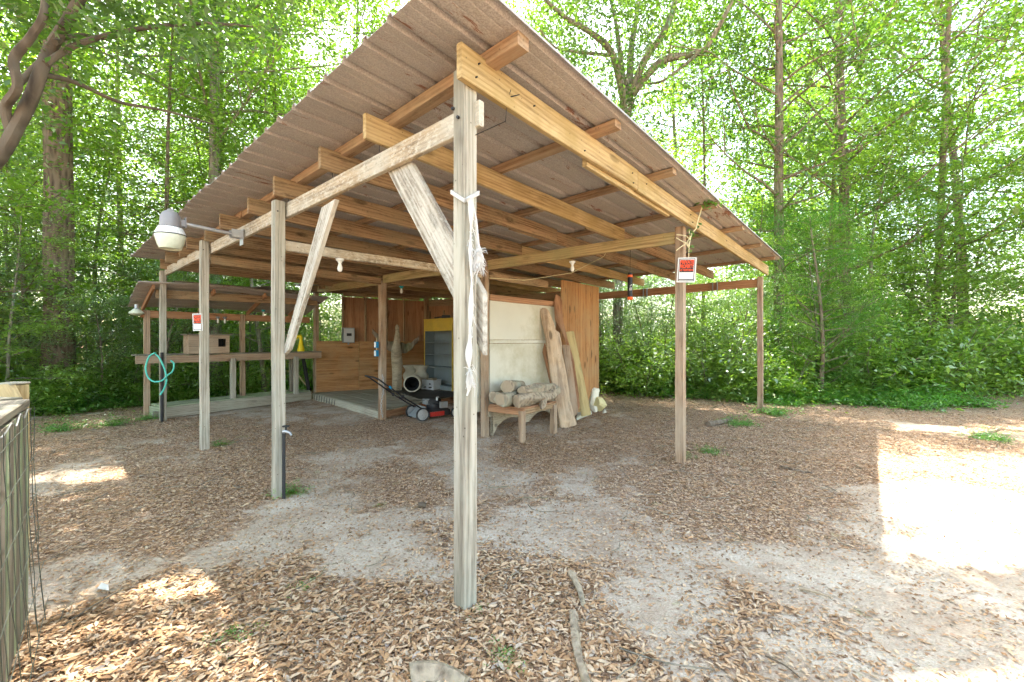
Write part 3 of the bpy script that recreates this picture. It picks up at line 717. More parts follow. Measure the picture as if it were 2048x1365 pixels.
b = MB().lathe([(0, .185), (.022, .18), (.03, .165), (.055, .15), (.062, .145), (.066, .138), (.083, .10), (.088, .04), (.09, -.005), (.0, -.005)], (0, 0, 0), 28)
place(b, 'housing', 'lampgrey', Matrix.Translation((lampc.x, lampc.y, lz)), yl, True)
b = MB().lathe([(.092, -.003), (.100, -.006), (.122, -.055), (.128, -.07), (.128, -.078), (.09, -.078)], (0, 0, 0), 56, ribs=-.022)
place(b, 'reflector_collar', 'white', Matrix.Translation((lampc.x, lampc.y, lz)), yl)
b = MB().lathe([(.124, -.079), (.127, -.085), (.118, -.13), (.102, -.185), (.09, -.215), (.083, -.218), (.076, -.205), (.02, -.20), (0, -.20)], (0, 0, 0), 36)
place(b, 'lens', 'refractor', Matrix.Translation((lampc.x, lampc.y, lz)), yl, True)
for rr_, zz_ in ((.128, -.078), (.091, -.004)):
    b = MB(); b.tube([(rr_ * math.cos(t), rr_ * math.sin(t), zz_) for t in [2 * math.pi * j / 40 for j in range(41)]], .0045, 6, False); place(b, 'gasket', 'black', Matrix.Translation((lampc.x, lampc.y, lz)), yl, True)
# bulbs
def bulb(p, label, base='white', cord=None, r=.025, grp=None):
    t = thing('light_bulb', label, 'light bulb', p, grp)
    b = MB().lathe([(0, 0), (.042, 0), (.038, -.018), (.022, -.03), (.02, -.045), (0, -.045)], (0, 0, 0), 18); place(b, 'lamp_holder', base, Matrix.Translation(p), t, True)
    b = MB().lathe([(.014, -.045), (.016, -.06), (r, -.09), (r * 1.03, -.105), (r * .8, -.13), (0, -.14)], (0, 0, 0), 16); place(b, 'bulb', 'bulb', Matrix.Translation(p), t, True)
    return t
u_ = 2.56; p = W(u_, onu(680, u_), 2.275); bulb(p, 'bare white bulb under the tie beam between the two left posts')
p = onseg(P4, P6, 1144); p.z = zat(p.y, 524); p.y -= .03; bulb(p, 'bare white bulb in a white ceramic holder under the mossy row beam')
p = Vector((-1.85, 8.3, 2.44)); p = Vector(((803 - CX) / F * 8.3, 8.3, zat(8.3, 573))); bulb(p, 'teal lamp holder with white bulb under the roof of the plywood room', 'teal')
board('bulb_batten', p + Vector((-.5, .25, .03)), p + Vector((.5, -.25, .03)), .06, .05, M_['rafter'], shed)
for px, lab in ((527, 'teal lamp holder under the lean-to roof right of the cat house'), (436, 'first of two dim lamp holders on the lean-to rear beam'), (450, 'second of two dim lamp holders on the lean-to rear beam')):
    u_ = 8.80 if px < 500 else 8.5; v_ = onu(px, u_); z = 1.93 if px < 500 else 2.1
    bulb(W(u_, v_, z + .0), lab, 'teal' if px == 527 else 'grey_paint', r=.02)
# glass flood lamp on front corner of lean-to
p = W(8.75, -.22, 1.98)
fl = thing('flood_lamp', 'clear glass flood lamp hanging at the front corner of the lean-to roof', 'lamp', p)
place(MB().lathe([(0, .12), (.03, .12), (.035, .05), (.05, .03)], (0, 0, 0), 16), 'lamp_holder', 'steel', Matrix.Translation(p), fl, True)
place(MB().lathe([(.05, .03), (.11, -.03), (.115, -.05), (.06, -.08), (0, -.085)], (0, 0, 0), 20), 'lens', 'refractor', Matrix.Translation(p), fl, True)
# electric wire along beams
p0 = onseg(P4, P6, 1144); p0 = Vector((p0.x, p0.y - .05, 2.62))
tag(MB().tube([P6 + Vector((.05, 0, 2.36)), P6 + Vector((.6, .1, 2.34)), P6 + Vector((1.3, .1, 2.45)), P6 + Vector((1.75, -.1, 2.66)), P6 + Vector((1.8, -.3, 2.80))], .005, 5).build('electric_cable', M_['vine']), 'thin pale cable drooping from the inner post under the rafters', 'cable')
# outlet boxes
def outlet(p, label, off=Vector((0, 0, 0)), grp=None):
    t = thing('outlet_box', label, 'outlet box', p, grp)
    Mb = Matrix.Translation(p) @ Matrix.Rotation(rot, 4, 'Z')
    b = MB().box((-.03, -.032, -.055), (.02, .032, .055)); place(b, 'box', 'bluebox', Mb, t)
    place(MB().box((-.038, -.024, -.045), (-.031, .024, .045)), 'cover_plate', 'white', Mb, t)
    place(MB().tube([(-.0, 0, .05), (0, 0, .12)], .006, 6), 'cable_stub', 'vine', Mb, t)
c7 = Vector((P7.x, P7.y, 0)) + Vector((-.085, -.06, 0))
outlet(Vector((c7.x, c7.y, zat(c7.y, 690))), 'upper blue outlet box on the inner post by the deck corner')
outlet(Vector((c7.x, c7.y, zat(c7.y, 707))), 'lower blue outlet box on the inner post by the deck corner')
c6 = Vector((P6.x, P6.y, 0)) + Vector((-.045, -.085, 0)); outlet(Vector((c6.x, c6.y, zat(c6.y, 680))), 'blue outlet box on the inner post beside the white panel')
# electric panel
p = S(697, -.12); pz = zat(p.y, 671)
ep = thing('breaker_box', 'grey electrical breaker box on the plywood wall above the half wall', 'breaker box', (p.x, p.y, pz))
ang = math.atan2(wd.y, wd.x); Mb = Matrix.Translation((p.x, p.y, pz)) @ Matrix.Rotation(ang, 4, 'Z')   # local x along the wall, -y to the room
b = MB().box((-.14, -.06, -.19), (.14, .10, .19)); place(b, 'cabinet', 'grey_paint', Mb, ep)
place(MB().box((-.12, -.072, -.17), (.12, -.061, .17)), 'door', 'steel', Mb, ep); place(MB().box((-.06, -.08, -.02), (.06, -.073, .05)), 'breaker_window', 'black', Mb, ep)
place(MB().tube([(0, .0, -.18), (0, 0, -.24)], .02, 8), 'conduit', 'grey_paint', Mb, ep)
# ---- signs
def textmesh(s, size, mat):
    cu = bpy.data.curves.new('t', 'FONT'); cu.body = s; cu.size = size; cu.align_x = 'CENTER'; cu.align_y = 'CENTER'; cu.extrude = .0006; cu.offset = size * .05
    o = bpy.data.objects.new('t', cu); C.objects.link(o); dg = bpy.context.evaluated_depsgraph_get(); me = bpy.data.meshes.new_from_object(o.evaluated_get(dg)); bpy.data.objects.remove(o)
    me.materials.clear(); me.materials.append(mat); return me
def sign(center, normal, wd_, ht, roll, label, note=True):
    t = thing('warning_sign', label, 'sign', center)
    z = Vector(normal).normalized(); x = Vector((0, 0, 1)).cross(z).normalized(); y = z.cross(x)
    Mb = Matrix((x, y, z)).transposed().to_4x4(); Mb.translation = center; Mb = Mb @ Matrix.Rotation(roll, 4, 'Z')
    a, c = wd_ / 2, ht / 2
    def pl(nm, x0, y0, x1, y1, z0, z1, mt): place(MB().box((x0, y0, z0), (x1, y1, z1)), nm, mt, Mb, t)
    pl('sign_plate', -a, -c, a, c, 0, .0012, 'signwhite'); 
    b = MB(); e = .07 * wd_
    for (x0, y0, x1, y1) in ((-a+e, c-e*1.5, a-e, c-e), (-a+e, -c+e, a-e, -c+e*1.5), (-a+e, -c+e, -a+e*1.5, c-e), (a-e*1.5, -c+e, a-e, c-e), (-a+e, -c+e*2.0, a-e, -c+e*2.7)): b.box((x0, y0, .0014), (x1, y1, .002))
    place(b, 'border', 'signblack', Mb, t)
    pl('black_field', -a + e * 1.9, -c + ht * .41, a - e * 1.9, c - e * 2, .0014, .0024, 'signblack')
    def tx(s, size, yy, mt, sx=1.0, sy=1.0):
        me = textmesh(s, size, M_[mt]); o = bpy.data.objects.new('lettering', me); C.objects.link(o)
        wdt = max(v.co.x for v in me.vertices) - min(v.co.x for v in me.vertices)
        fx = sx * (wd_ * .70) / wdt
        o.matrix_basis = Mb @ Matrix.Translation((0, yy, .0032)) @ Matrix.Diagonal((fx, sy, 1, 1)); put(o, t)
    tx('PRIVATE', ht * .2, c - ht * .19, 'signred', 1.08); tx('PROPERTY', ht * .2, c - ht * .365, 'signred', 1.08); tx('NO TRESPASSING', ht * .1, c - ht * .51, 'signred', 1.06)
    if note:
        b = MB(); b.tube([(-a*.25, -c+ht*.2, .002), (-a*.2, -c+ht*.28, .002)], .0012, 4); b.tube([(a*.0, -c+ht*.27, .002), (a*.08, -c+ht*.2, .002)], .0012, 4); place(b, 'pen_marks', 'bluebox', Mb, t)
    return t
nrmL = Vector((-V[0], -V[1], 0))
c = W(0, 3.44); Yc = c.y - .01; sign(Vector(((1371.5 - CX) / F * Yc, Yc - .02, zat(Yc, 541))), (-.50, -.86, 0), .20, .285, R(-4), 'orange and black private property sign tilted on the right middle post')
Yc = W(4.98, -.09).y; sign(Vector(((395.5 - CX) / F * (Yc - .02), Yc - .02, zat(Yc, 645))), (.12, -1, 0), .115, .222, R(2), 'small orange private property sign flat on the third post of the left row', False)
# ---- hanging black and orange tube
Yt = 6.0; p = Vector(((1260 - CX) / F * Yt, Yt, zat(Yt, 600)))
ht = thing('hanging_tube', 'black tube with orange bands hanging from a rafter', 'tube lamp', p)
zt = zat(Yt, 543) - p.z; r = .034
place(MB().lathe([(0, .02), (r, .02), (r, .33), (r * .8, .36), (r * .75, zt - .02), (0, zt - .02)], (0, 0, 0), 20), 'tube_body', 'black', Matrix.Translation(p), ht, True)
place(MB().lathe([(0, 0), (r * .9, 0), (r * 1.06, .01), (r * 1.06, .035), (r, .04)], (0, 0, 0), 20), 'bottom_band', 'orange', Matrix.Translation(p), ht, True)
place(MB().lathe([(r * 1.05, .315), (r * 1.05, .345), (r * .9, .348)], (0, 0, 0), 20), 'top_band', 'orange', Matrix.Translation(p), ht, True)
b = MB(); b.tube([(-.012, -r - .001, .185), (.004, -r - .001, .2), (.012, -r - .001, .21)], .005, 5)
for i in range(3): b.box((-.018 + i * .001, -r - .003, .13 + i * .014), (.018, -r + .004, .137 + i * .014))
place(b, 'pale_print', 'signwhite', Matrix.Translation(p), ht)
place(MB().tube([(0, 0, zt - .03), (0, 0, zt + .02), (.005, 0, 2.78 - p.z)], .003, 5), 'hanging_cord', 'black', Matrix.Translation(p), ht)
# ---- rope on the front post
def px3(px, py, Y): return Vector(((px - CX) / F * Y, Y, zat(Y, py)))
b = MB(); Yr = 2.235
lp = [W(.053, -.053), W(-.053, -.053), W(-.053, .053), W(.053, .053)]
zr = [zat(2.28, 382), zat(2.23, 402), zat(2.30, 385), zat(2.35, 385)]
loop = [Vector((q.x, q.y, z)) for q, z in zip(lp, zr)]; loop = loop + [loop[0]]
fine_ = []
for i in range(4):
    for t in (0, .33, .66): fine_.append(loop[i].lerp(loop[i + 1], t))
b.tube(fine_ + [loop[0]], .006, 7, jitter=.5); b.tube([q + Vector((0, 0, -.012)) for q in fine_ + [loop[0]]], .006, 7, jitter=.5)
knot = px3(941, 400, Yr - .02)
b.tube([knot + Vector((0, 0, .012)), knot + Vector((0, -.012, 0)), knot + Vector((.004, 0, -.03))], [.012, .02, .012], 8, jitter=.6)
rope = thing('white_rope', 'frayed white rope tied round the front corner post and hanging down', 'rope', knot)
b.build('rope_loop', M_['rope'], rope, True)
b = MB(); rs = random.Random(4)
main = [(941, 400), (942, 450), (940, 500), (943, 560), (941, 620), (940, 680), (938, 720), (940, 750), (938, 780)]
pts = [px3(x, y, Yr - .035) for x, y in main]
den = []
for i in range(len(pts) - 1):
    for t in (0, .25, .5, .75): den.append(pts[i].lerp(pts[i + 1], t))
den.append(pts[-1])
rad = [(.009 + .004 * math.sin(i * .9)) * (1.4 if 18 < i < 26 else 1.3 if i > 27 else 1) for i in range(len(den))]
b.tube(den, rad, 8, jitter=.9)
b.tube([px3(944, 405, Yr - .02), px3(952, 440, Yr - .0), px3(956, 490, Yr), px3(962, 515, Yr - .01)], [.008, .007, .010, .016], 7, jitter=.9)
for i in range(150):                                # frayed strands
    k_ = rs.random(); src = rs.choice([(945, 400 + 380 * rs.random()), (960, 525)]) if rs.random() < .7 else (940, 740)
    if rs.random() < .45: src = (957 + rs.uniform(-6, 6), 520 + rs.uniform(-22, 18))
    q = px3(src[0], src[1], Yr - .03 - rs.random() * .02); d = Vector((rs.gauss(0, .02), rs.gauss(0, .015), rs.gauss(-.03, .03)))
    b.tube([q, q + d * .6 + Vector((rs.gauss(0, .006), 0, 0)), q + d + Vector((0, 0, -.012))], [.0022, .0018, .001], 4, False)
q = px3(957, 522, Yr - .02); b.tube([q + Vector((-.01, 0, .06)), q + Vector((.0, 0, .02)), q, q + Vector((-.03, 0, -.05))], [.010, .024, .028, .008], 9, jitter=.9)
b.tube([px3(938, 780, Yr - .035), px3(934, 792, Yr - .035)], [.008, .005], 6)
b.build('hanging_strands', M_['rope'], rope, True)
# ---- vine on the right middle post
vt = thing('climbing_vine', 'pale dry vine knotted around the top of the right middle post', 'vine', W(.045, 3.4, 2.5))
b = MB(); Yv = 4.88; vp = lambda x, y, d=0: px3(x, y, Yv + d)
for pl_ in ([(1353, 470), (1363, 471), (1373, 473), (1380, 480), (1377, 490)], [(1352, 476), (1360, 481), (1372, 487), (1377, 492)], [(1352, 502), (1362, 494), (1373, 487), (1380, 475), (1378, 462)], [(1372, 488), (1378, 497), (1377, 515)], [(1378, 495), (1380, 480), (1384, 466), (1392, 458), (1396, 440), (1404, 415)]):
    b.tube([vp(x, y, -.02) for x, y in pl_], .0055, 6, jitter=.5)
b.build('stem', M_['vine'], vt, True)
rsn = np.random.RandomState(2)
cl = np.concatenate([np.array(vp(1383, 470)) + rsn.randn(14, 3) * .025, np.array(vp(1418, 412, -.1)) + rsn.randn(22, 3) * [.06, .03, .03], np.array(vp(1402, 447)) + rsn.randn(5, 3) * .02, np.array(vp(1380, 498)) + rsn.randn(8, 3) * .02])
o = bpy.data.objects.new('leaves', leafquads('leaves', cl, rsn.uniform(.04, .07, len(cl)), rsn, M_['leaf_s'], .7)); C.objects.link(o); put(o, vt)
# ---- driftwood figure with wings
Pf = px3(795, 772, 11.0); Pf.z = .15; 
Pf = Zp(794, 782, .15)
fg = thing('driftwood_figure', 'tall driftwood figure with dark spread wings standing on the shed deck', 'sculpture', Pf)
Y = Pf.y; Hf = zat(Y, 650) - .15; wf = 20 / F * Y
b = MB(); n = 22; vs = []; prof = [(0, .115), (.1, .12), (.25, .125), (.4, .13), (.55, .14), (.64, .12), (.72, .09), (.80, .07), (.86, .06), (.90, .045), (.93, .055), (.97, .05), (1, .02)]
pts_ = [(0.012 * math.sin(t * 9), .0, t * Hf) for t, _ in prof]
b.tube(pts_, [r_ * (1 + .1 * math.sin(i * 3)) for i, (_, r_) in enumerate(prof)], 14, jitter=.35)
o = place(b, 'body', 'drift_grey', Matrix.Translation(Pf), fg, True)
for sgn, px_, py_ in ((-1, 745, 662), (1, 838, 676)):
    b = MB(); tip = px3(px_, py_, Y + .12) - Pf; root = Vector((0, .12, .66 * Hf)); vs = []; fs = []
    for i in range(11):
        t = i / 10; c_ = root.lerp(tip, t) + Vector((0, 0, -.13 * math.sin(math.pi * t))); hh2 = .13 * (1 - t * .8) + .03
        for j, z in enumerate((hh2, .0, -hh2)): 
            for dy in (-.02, .02): vs.append((c_.x, c_.y + dy + .015 * math.sin(i * 2 + j), c_.z + z + .012 * math.sin(i * 4.1)))
    for i in range(10):
        a = i * 6; b_ = a + 6
        fs += [(a, b_, b_+2, a+2), (a+2, b_+2, b_+4, a+4), (a+1, a+3, b_+3, b_+1), (a+3, a+5, b_+5, b_+3), (a, a+1, b_+1, b_), (a+4, b_+4, b_+5, a+5)]
    fs += [(60, 61, 63, 62), (62, 63, 65, 64)]
    b.add(vs, fs); place(b, 'wing', 'bark_dark', Matrix.Translation(Pf), fg)
# ---- urns
urn_prof = [(0, 0), (.13, 0), (.15, .02), (.15, .05), (.11, .08), (.12, .13), (.17, .22), (.185, .28), (.165, .33), (.125, .38), (.12, .42), (.15, .47), (.175, .50), (.175, .53), (.15, .53), (.13, .50), (.10, .42), (.14, .30), (.10, .12), (0, .10)]
def urn(p, label, rotm=None, s=1.0):
    t = thing('garden_urn', label, 'urn', p)
    M0 = Matrix.Translation(p) @ (rotm or Matrix.Identity(4)) @ Matrix.Scale(s, 4)
    place(MB().lathe(urn_prof[:15], (0, 0, 0), 30), 'bowl', 'concrete', M0, t, True)
    place(MB().lathe([(.149, .527)] + urn_prof[15:], (0, 0, 0), 30), 'hollow', 'dark' if rotm is not None else 'concrete', M0, t, True)  # inside of the lying urn coloured near black for its shade
Yu = 10.7; pu = px3(819, 777, 10.55)
q = Zp(819, 784, .15); fwd = Vector((.10, -1, 0)).normalized()
Rm = fwd.to_track_quat('Z', 'Y').to_matrix().to_4x4()
urn(Vector((q.x + .04, q.y + .45, .15 + .215)) , 'concrete urn lying on its side with its dark mouth facing the yard', Rm, 1.18)
q = Zp(820, 776, .15); urn(Vector((q.x - .0, q.y + .08, .15)), 'upright concrete urn behind the fallen urn', None, 1.15)
q = Zp(842, 776, .15); urn(Vector((q.x, q.y, .15)), 'upright concrete urn touching the yellow bookcase', None, 1.15)
# ---- bookcase
bl, br = Zp(848, 776, .15), Zp(905, 783, .15); bdv = (br - bl); bw_ = bdv.length; ang = math.atan2(bdv.y, bdv.x)
bk = thing('bookcase', 'tall yellow bookcase with grey shelves against the back wall of the room', 'bookcase', bl)
Mb = Matrix.Translation(bl) @ Matrix.Rotation(ang, 4, 'Z'); Hb = zat(bl.y, 641) - .15; dp = .34; hd = .30
place(MB().box((0, 0, .0), (.03, dp, Hb)), 'side_panel', 'yellow_metal', Mb, bk); place(MB().box((bw_ - .03, 0, 0), (bw_, dp, Hb)), 'side_panel', 'yellow_metal', Mb, bk)
place(MB().box((-.01, -.01, Hb + .001), (bw_ + .01, dp, Hb + .025)), 'top', 'yellow_metal', Mb, bk)
for x0, x1 in ((.032, bw_ * .32), (bw_ * .32 + .006, bw_ - .032)): place(MB().box((x0, .0, Hb - hd), (x1, .02, Hb - .002)), 'header_panel', 'yellow_metal', Mb, bk)
place(MB().box((.031, dp - .02, 0), (bw_ - .031, dp - .002, Hb)), 'back_panel', 'shelf_grey', Mb, bk)
place(MB().box((.0305, .012, 0.0), (.036, dp - .021, Hb - hd)), 'side_lining', 'shelf_grey', Mb, bk)
for i in range(4): z = .12 + i * (Hb - hd - .12) / 4 + (.12 if i else 0) * 0; z = (.10, .62, .98, 1.33)[i] * Hb / 2.0; place(MB().box((.037, .012, z), (bw_ - .031, dp - .021, z + .02)), 'shelf', 'shelf_grey', Mb, bk)
place(MB().box((.037, .004, 0), (bw_ - .031, .012, .115)), 'kick_board', 'shelf_grey', Mb, bk)
# small clutter on top
zt_ = Hb + .026
Mk = Matrix.Translation(bl) @ Matrix.Rotation(ang, 4, 'Z')
tl = thing('hand_tool', 'small dark tool lying on top of the yellow bookcase', 'tool', Mk @ Vector((bw_ * .62, .15, zt_)))
place(MB().box((-.1, -.04, 0), (.12, .05, .09)).tube([(-.1, 0, .04), (-.3, .05, .02)], .02, 8), 'tool_body', 'black', Matrix.Translation(tl.location), tl)
# file box
bp = Mk @ Vector((.30, -.13, 0)); bp.z = .152 + .10
bp = px3(863, 768, bl.y - .45); bp.z = .165
fb = thing('file_box', 'open white cardboard file box in front of the lowest bookcase shelf', 'box', bp); Mb = Matrix.Translation(bp) @ Matrix.Rotation(ang + .2, 4, 'Z')
b = MB(); b.box((-.2, -.16, 0), (.2, -.155, .25)); b.box((-.2, .155, 0), (.2, .16, .25)); b.box((-.2, -.154, 0), (-.195, .154, .25)); b.box((.195, -.154, 0), (.2, .154, .25)); b.box((-.194, -.154, 0), (.194, .154, .004))
place(b, 'carton', 'card', Mb, fb)
for x in (-.08, .1): place(MB().tube([(x - .04, -.163, .06), (x + .04, -.163, .065)], .014, 8), 'printed_mark', 'signblack', Mb, fb)
b = MB(); b.box((-.1, -.08, .005), (.1, .1, .29)); place(b, 'contents', 'drift_grey', Mb, fb); place(MB().tube([(.08, -.17, .15), (.11, -.17, .15)], .016, 8), 'hand_hole_shade', 'dark', Mb, fb)  # the hand hole is a dark disc painted in for its shade
# ---- black tarp / mat on the deck
poly = [Zp(x, y, .158) for x, y in ((753, 779), (800, 775), (905, 784), (960, 786), (960, 789), (905, 794), (848, 801), (800, 786))]
tm = MB(); nn = 40; vs = []; 
xs = [p.x for p in poly]; ys = [p.y for p in poly]
bmm = bmesh.new(); vv = [bmm.verts.new((p.x, p.y, .158)) for p in poly]; bmm.faces.new(vv); bmesh.ops.triangulate(bmm, faces=bmm.faces[:]); bmesh.ops.subdivide_edges(bmm, edges=bmm.edges[:], cuts=4, use_grid_fill=True)
ex = bmesh.ops.extrude_face_region(bmm, geom=bmm.faces[:]); top = [g for g in ex['geom'] if isinstance(g, bmesh.types.BMVert)]
for v_ in top: v_.co.z += .006 + .012 * abs(mnoise.noise(Vector((v_.co.x * 3, v_.co.y * 3, 0))))
bmesh.ops.recalc_face_normals(bmm, faces=bmm.faces); me = bpy.data.meshes.new('black_tarp'); bmm.to_mesh(me); bmm.free(); me.materials.append(M_['mat'])
o = bpy.data.objects.new('black_tarp', me); C.objects.link(o); tag(o, 'crumpled black tarp spread across the back of the deck', 'tarp')
# ---- chain on inner post
b = MB(); c0 = Vector((P7.x + .03, P7.y - .1, 0)); 
for i in range(17):
    z = .80 - i * .045
    q = Vector((c0.x + .02 * math.sin(i * .4), c0.y, z)); rr = .016
    pts = [q + Vector((rr * math.cos(t) * (1 if i % 2 else .1), rr * math.cos(t) * (0 if i % 2 else 1), .026 * math.sin(t))) for t in [2 * math.pi * j / 10 for j in range(11)]]
    b.tube(pts, .004, 5, False)
tag(b.build('hanging_chain', M_['steel']), 'galvanised chain hanging down the inner post at the deck corner', 'chain')
# ---- lawn mower
gA = Zp(845, 843, 0); gB = Zp(815, 836, 0)
fw = Vector((.80, .60, 0)).normalized(); sdv = Vector((-fw.y, fw.x, 0))
mo = Vector((-1.60, 7.48, GH(-1.6, 7.48))); mo = gA + Vector((0, 0, 0)) 
mw = thing('lawn_mower', 'old push lawn mower with grey deck and red side parked at the deck', 'lawn mower', mo)
Mb = Matrix.Translation(mo) @ Matrix.Rotation(math.atan2(fw.y, fw.x), 4, 'Z')     # x forward, y to its left
Wd = .46
def wheel(x, y, r_, out):
    cz = Matrix.Translation((x, y, r_)) @ Matrix.Rotation(R(90) * out, 4, 'X')
    b = MB().lathe([(r_ * .80, -.022), (r_ * .96, -.024), (r_, -.012), (r_, .012), (r_ * .96, .024), (r_ * .80, .022)], (0, 0, 0), 32)
    wo = place(b, 'wheel', 'rubber', Mb @ cz, mw, True)
    b = MB().lathe([(0, .012), (.018, .026), (.026, .022), (r_ * .78, .014), (r_ * .81, .024), (r_ * .84, .022)], (0, 0, 0), 24); b.lathe([(0, -.018), (r_ * .8, -.018)], (0, 0, 0), 24)
    for i in range(7):
        t = 2 * math.pi * i / 7; b.tube([(.02 * math.cos(t), .02 * math.sin(t), .022), (r_ * .78 * math.cos(t), r_ * .78 * math.sin(t), .020)], .006, 5)
    h = place(b, 'hub', 'steel', Mb @ cz, None); put(h, wo)
wheel(0, 0, .118, 1); wheel(0, Wd, .118, -1); wheel(.66, -.01, .095, 1); wheel(.66, Wd + .01, .095, -1)
# cutting deck: rounded shell
b = MB(); n = 26; ring = []
for zz_, s_ in ((.05, 1.0), (.10, 1.0), (.145, .95), (.165, .80), (.172, 0)):
    for i in range(n):
        t = 2 * math.pi * i / n; ex_, ey = math.cos(t), math.sin(t); rx = abs(ex_) ** .6 * (1 if ex_ > 0 else -1); ry = abs(ey) ** .6 * (1 if ey > 0 else -1)
        ring.append((.33 + .31 * rx * s_, Wd / 2 + .205 * ry * s_, zz_))
b.add(ring, [(j*n+i, j*n+(i+1) % n, (j+1)*n+(i+1) % n, (j+1)*n+i) for j in range(4) for i in range(n)])
place(b, 'cutting_deck', 'rubber', Mb, mw, True)
place(MB().box((.16, .012, .06), (.44, .03, .14)), 'side_skirt', 'red', Mb, mw)
b = MB(); vs = [(-.10, .05, .06), (-.10, Wd - .05, .06), (.09, Wd - .06, .24), (.09, .06, .24), (.12, .06, .05), (.12, Wd - .06, .05)]
b.add(vs, [(0, 3, 2, 1), (0, 4, 3), (1, 2, 5), (2, 3, 4, 5), (0, 1, 5, 4)]); place(b, 'rear_flap', 'grey_paint', Mb, mw)
b = MB().lathe([(0, .17), (.13, .17), (.135, .24), (.125, .27), (.0, .27)], (.33, Wd / 2, 0), 24); place(b, 'engine_block', 'black', Mb, mw, True)
b = MB().lathe([(.14, .27), (.15, .28), (.15, .33), (.12, .36), (.05, .37), (0, .37)], (.32, Wd / 2, 0), 24); place(b, 'engine_shroud', 'rubber', Mb, mw, True)
b = MB().box((.36, -.01, .20), (.50, .06, .31)); b.tube([(.30, .03, .34), (.30, .03, .40), (.33, .03, .40)], .02, 8); place(b, 'muffler', 'steel', Mb, mw)
place(MB().box((.14, Wd / 2 - .07, .26), (.22, Wd / 2 + .07, .36)), 'fuel_tank', 'grey_paint', Mb, mw)
hb = []
e1, e2 = (-.78, .0, .78), (-.78, Wd, .78)
b = MB()
b.tube([(.03, .04, .20), (-.36, .02, .46), e1, (-.86, .02, .82), (-.86, Wd - .02, .82), e2, (-.36, Wd - .02, .46), (.03, Wd - .04, .20)], .013, 8)
place(b, 'handle', 'black', Mb, mw, True)
b = MB(); b.tube([(-.60, .0, .66), (-.57, 0, .62)], .02, 10); place(b, 'throttle_grip', 'bluebox', Mb, mw, True)
b = MB(); b.tube([(-.72, .03, .74), (-.50, .10, .50), (-.2, .12, .36), (.15, .2, .33)], .004, 5); place(b, 'throttle_cable', 'black', Mb, mw)
for y in (.02, Wd - .02): place(MB().lathe([(0, -.03), (.02, -.03), (.028, 0), (.02, .03), (0, .03)], (-.36, y, .46), 10), 'wing_nut', 'black', Mb, mw)
# ---- log bench
bx = thing('log_bench', 'rough low timber bench carrying a pile of logs beside the white panel', 'bench', Zp(1044, 885, 0))
zb = zat(6.0, 815); T1 = Zp(1044, 885, 0); T2 = Zp(1107, 866, 0)
zb = .45; q6 = Vector((P6.x + .06, P6.y - .02, zb)); 
T1t, T2t = Vector((T1.x, T1.y, zb)), Vector((T2.x, T2.y, zb))
back = Vector((P6.x, P6.y, zb)) + dv * .75 + Vector((.1, -.02, 0))
board('leg', T1 + Vector((0, 0, -.05)), Vector((T1.x, T1.y, zb - .012)), .075, .075, M_['post_brown'], bx, up=(V[0], V[1], 0))
board('leg', T2 + Vector((0, 0, -.05)), Vector((T2.x, T2.y, zb - .012)), .08, .08, M_['post_brown'], bx, up=(V[0], V[1], 0))
board('rail', q6 + Vector((0, 0, -.03)), T1t + Vector((.03, -.02, -.03)), .04, .085, M_['ply_brown'], bx)
board('rail', T1t + Vector((.02, .04, -.03)), T2t + Vector((.02, .04, -.03)), .04, .08, M_['rafter'], bx)
prism('bench_top', [q6, T1t + Vector((.03, -.03, 0)), T2t + Vector((.05, .03, 0)), back], zb + .012, zb + .035, M_['ply_brown'], bx)
board('side_rail', q6 + Vector((-.02, .0, -.10)) , back + Vector((0, 0, -.10)), .05, .11, M_['drift_grey'], bx)
def log(pts, rad, label, matn='lichen', knobs=(), jit=.42, nm='firewood_log'):
    t = thing(nm, label, 'log', pts[0])
    pts = [Vector(p) for p in pts]; dn_ = []; rn_ = []
    for i in range(len(pts) - 1):
        for s_ in (0, .25, .5, .75): dn_.append(pts[i].lerp(pts[i + 1], s_)); rn_.append(rad[i] * (1 - s_) + rad[i + 1] * s_)
    dn_.append(pts[-1]); rn_.append(rad[-1])
    d0 = (dn_[0] - dn_[1]).normalized(); d1 = (dn_[-1] - dn_[-2]).normalized()
    full = [dn_[0] + d0 * .012] + dn_ + [dn_[-1] + d1 * .02, dn_[-1] + d1 * .03]; fr = [rn_[0] * .82] + rn_ + [rn_[-1] * .8, rn_[-1] * .4]
    b = MB(); b.tube(full, fr, 20, jitter=jit)
    for kp in knobs: b.tube([Vector(q) for q in kp[0]], kp[1], 8, jitter=.4)
    b.build('bark', M_[matn], t, True)
    d = (pts[0] - pts[1]).normalized()
    b = MB(); b.tube([pts[0] + d * .0125, pts[0] + d * .016], [rad[0] * .80, rad[0] * .76], 20, jitter=jit); b.build('sawn_end', M_['cut'], t)
    return t
zt_ = zb + .035
lg = lambda px, py, Y: Vector(((px - CX) / F * Y, Y, zat(Y, py)))
log([lg(1033, 803, 5.98), lg(1060, 797, 6.15), lg(1095, 792, 6.5), lg(1113, 778, 6.75)], [.085, .09, .085, .07], 'long lichened log with a broken branch stub at the front of the bench', knobs=[([lg(1085, 800, 6.3), lg(1086, 812, 6.2), lg(1082, 818, 6.15)], [.06, .04, .02]), ([lg(1100, 792, 6.5), lg(1106, 780, 6.6), lg(1108, 772, 6.6)], [.07, .05, .03])], jit=.5)
log([lg(1000, 799, 5.95), lg(1030, 795, 6.3)], [.095, .10], 'short thick log lying at the left front of the bench pile')
log([lg(1045, 784, 6.1), lg(1075, 778, 6.4), lg(1105, 776, 6.75)], [.085, .092, .08], 'smooth rounded log lying on top at the right of the bench pile')
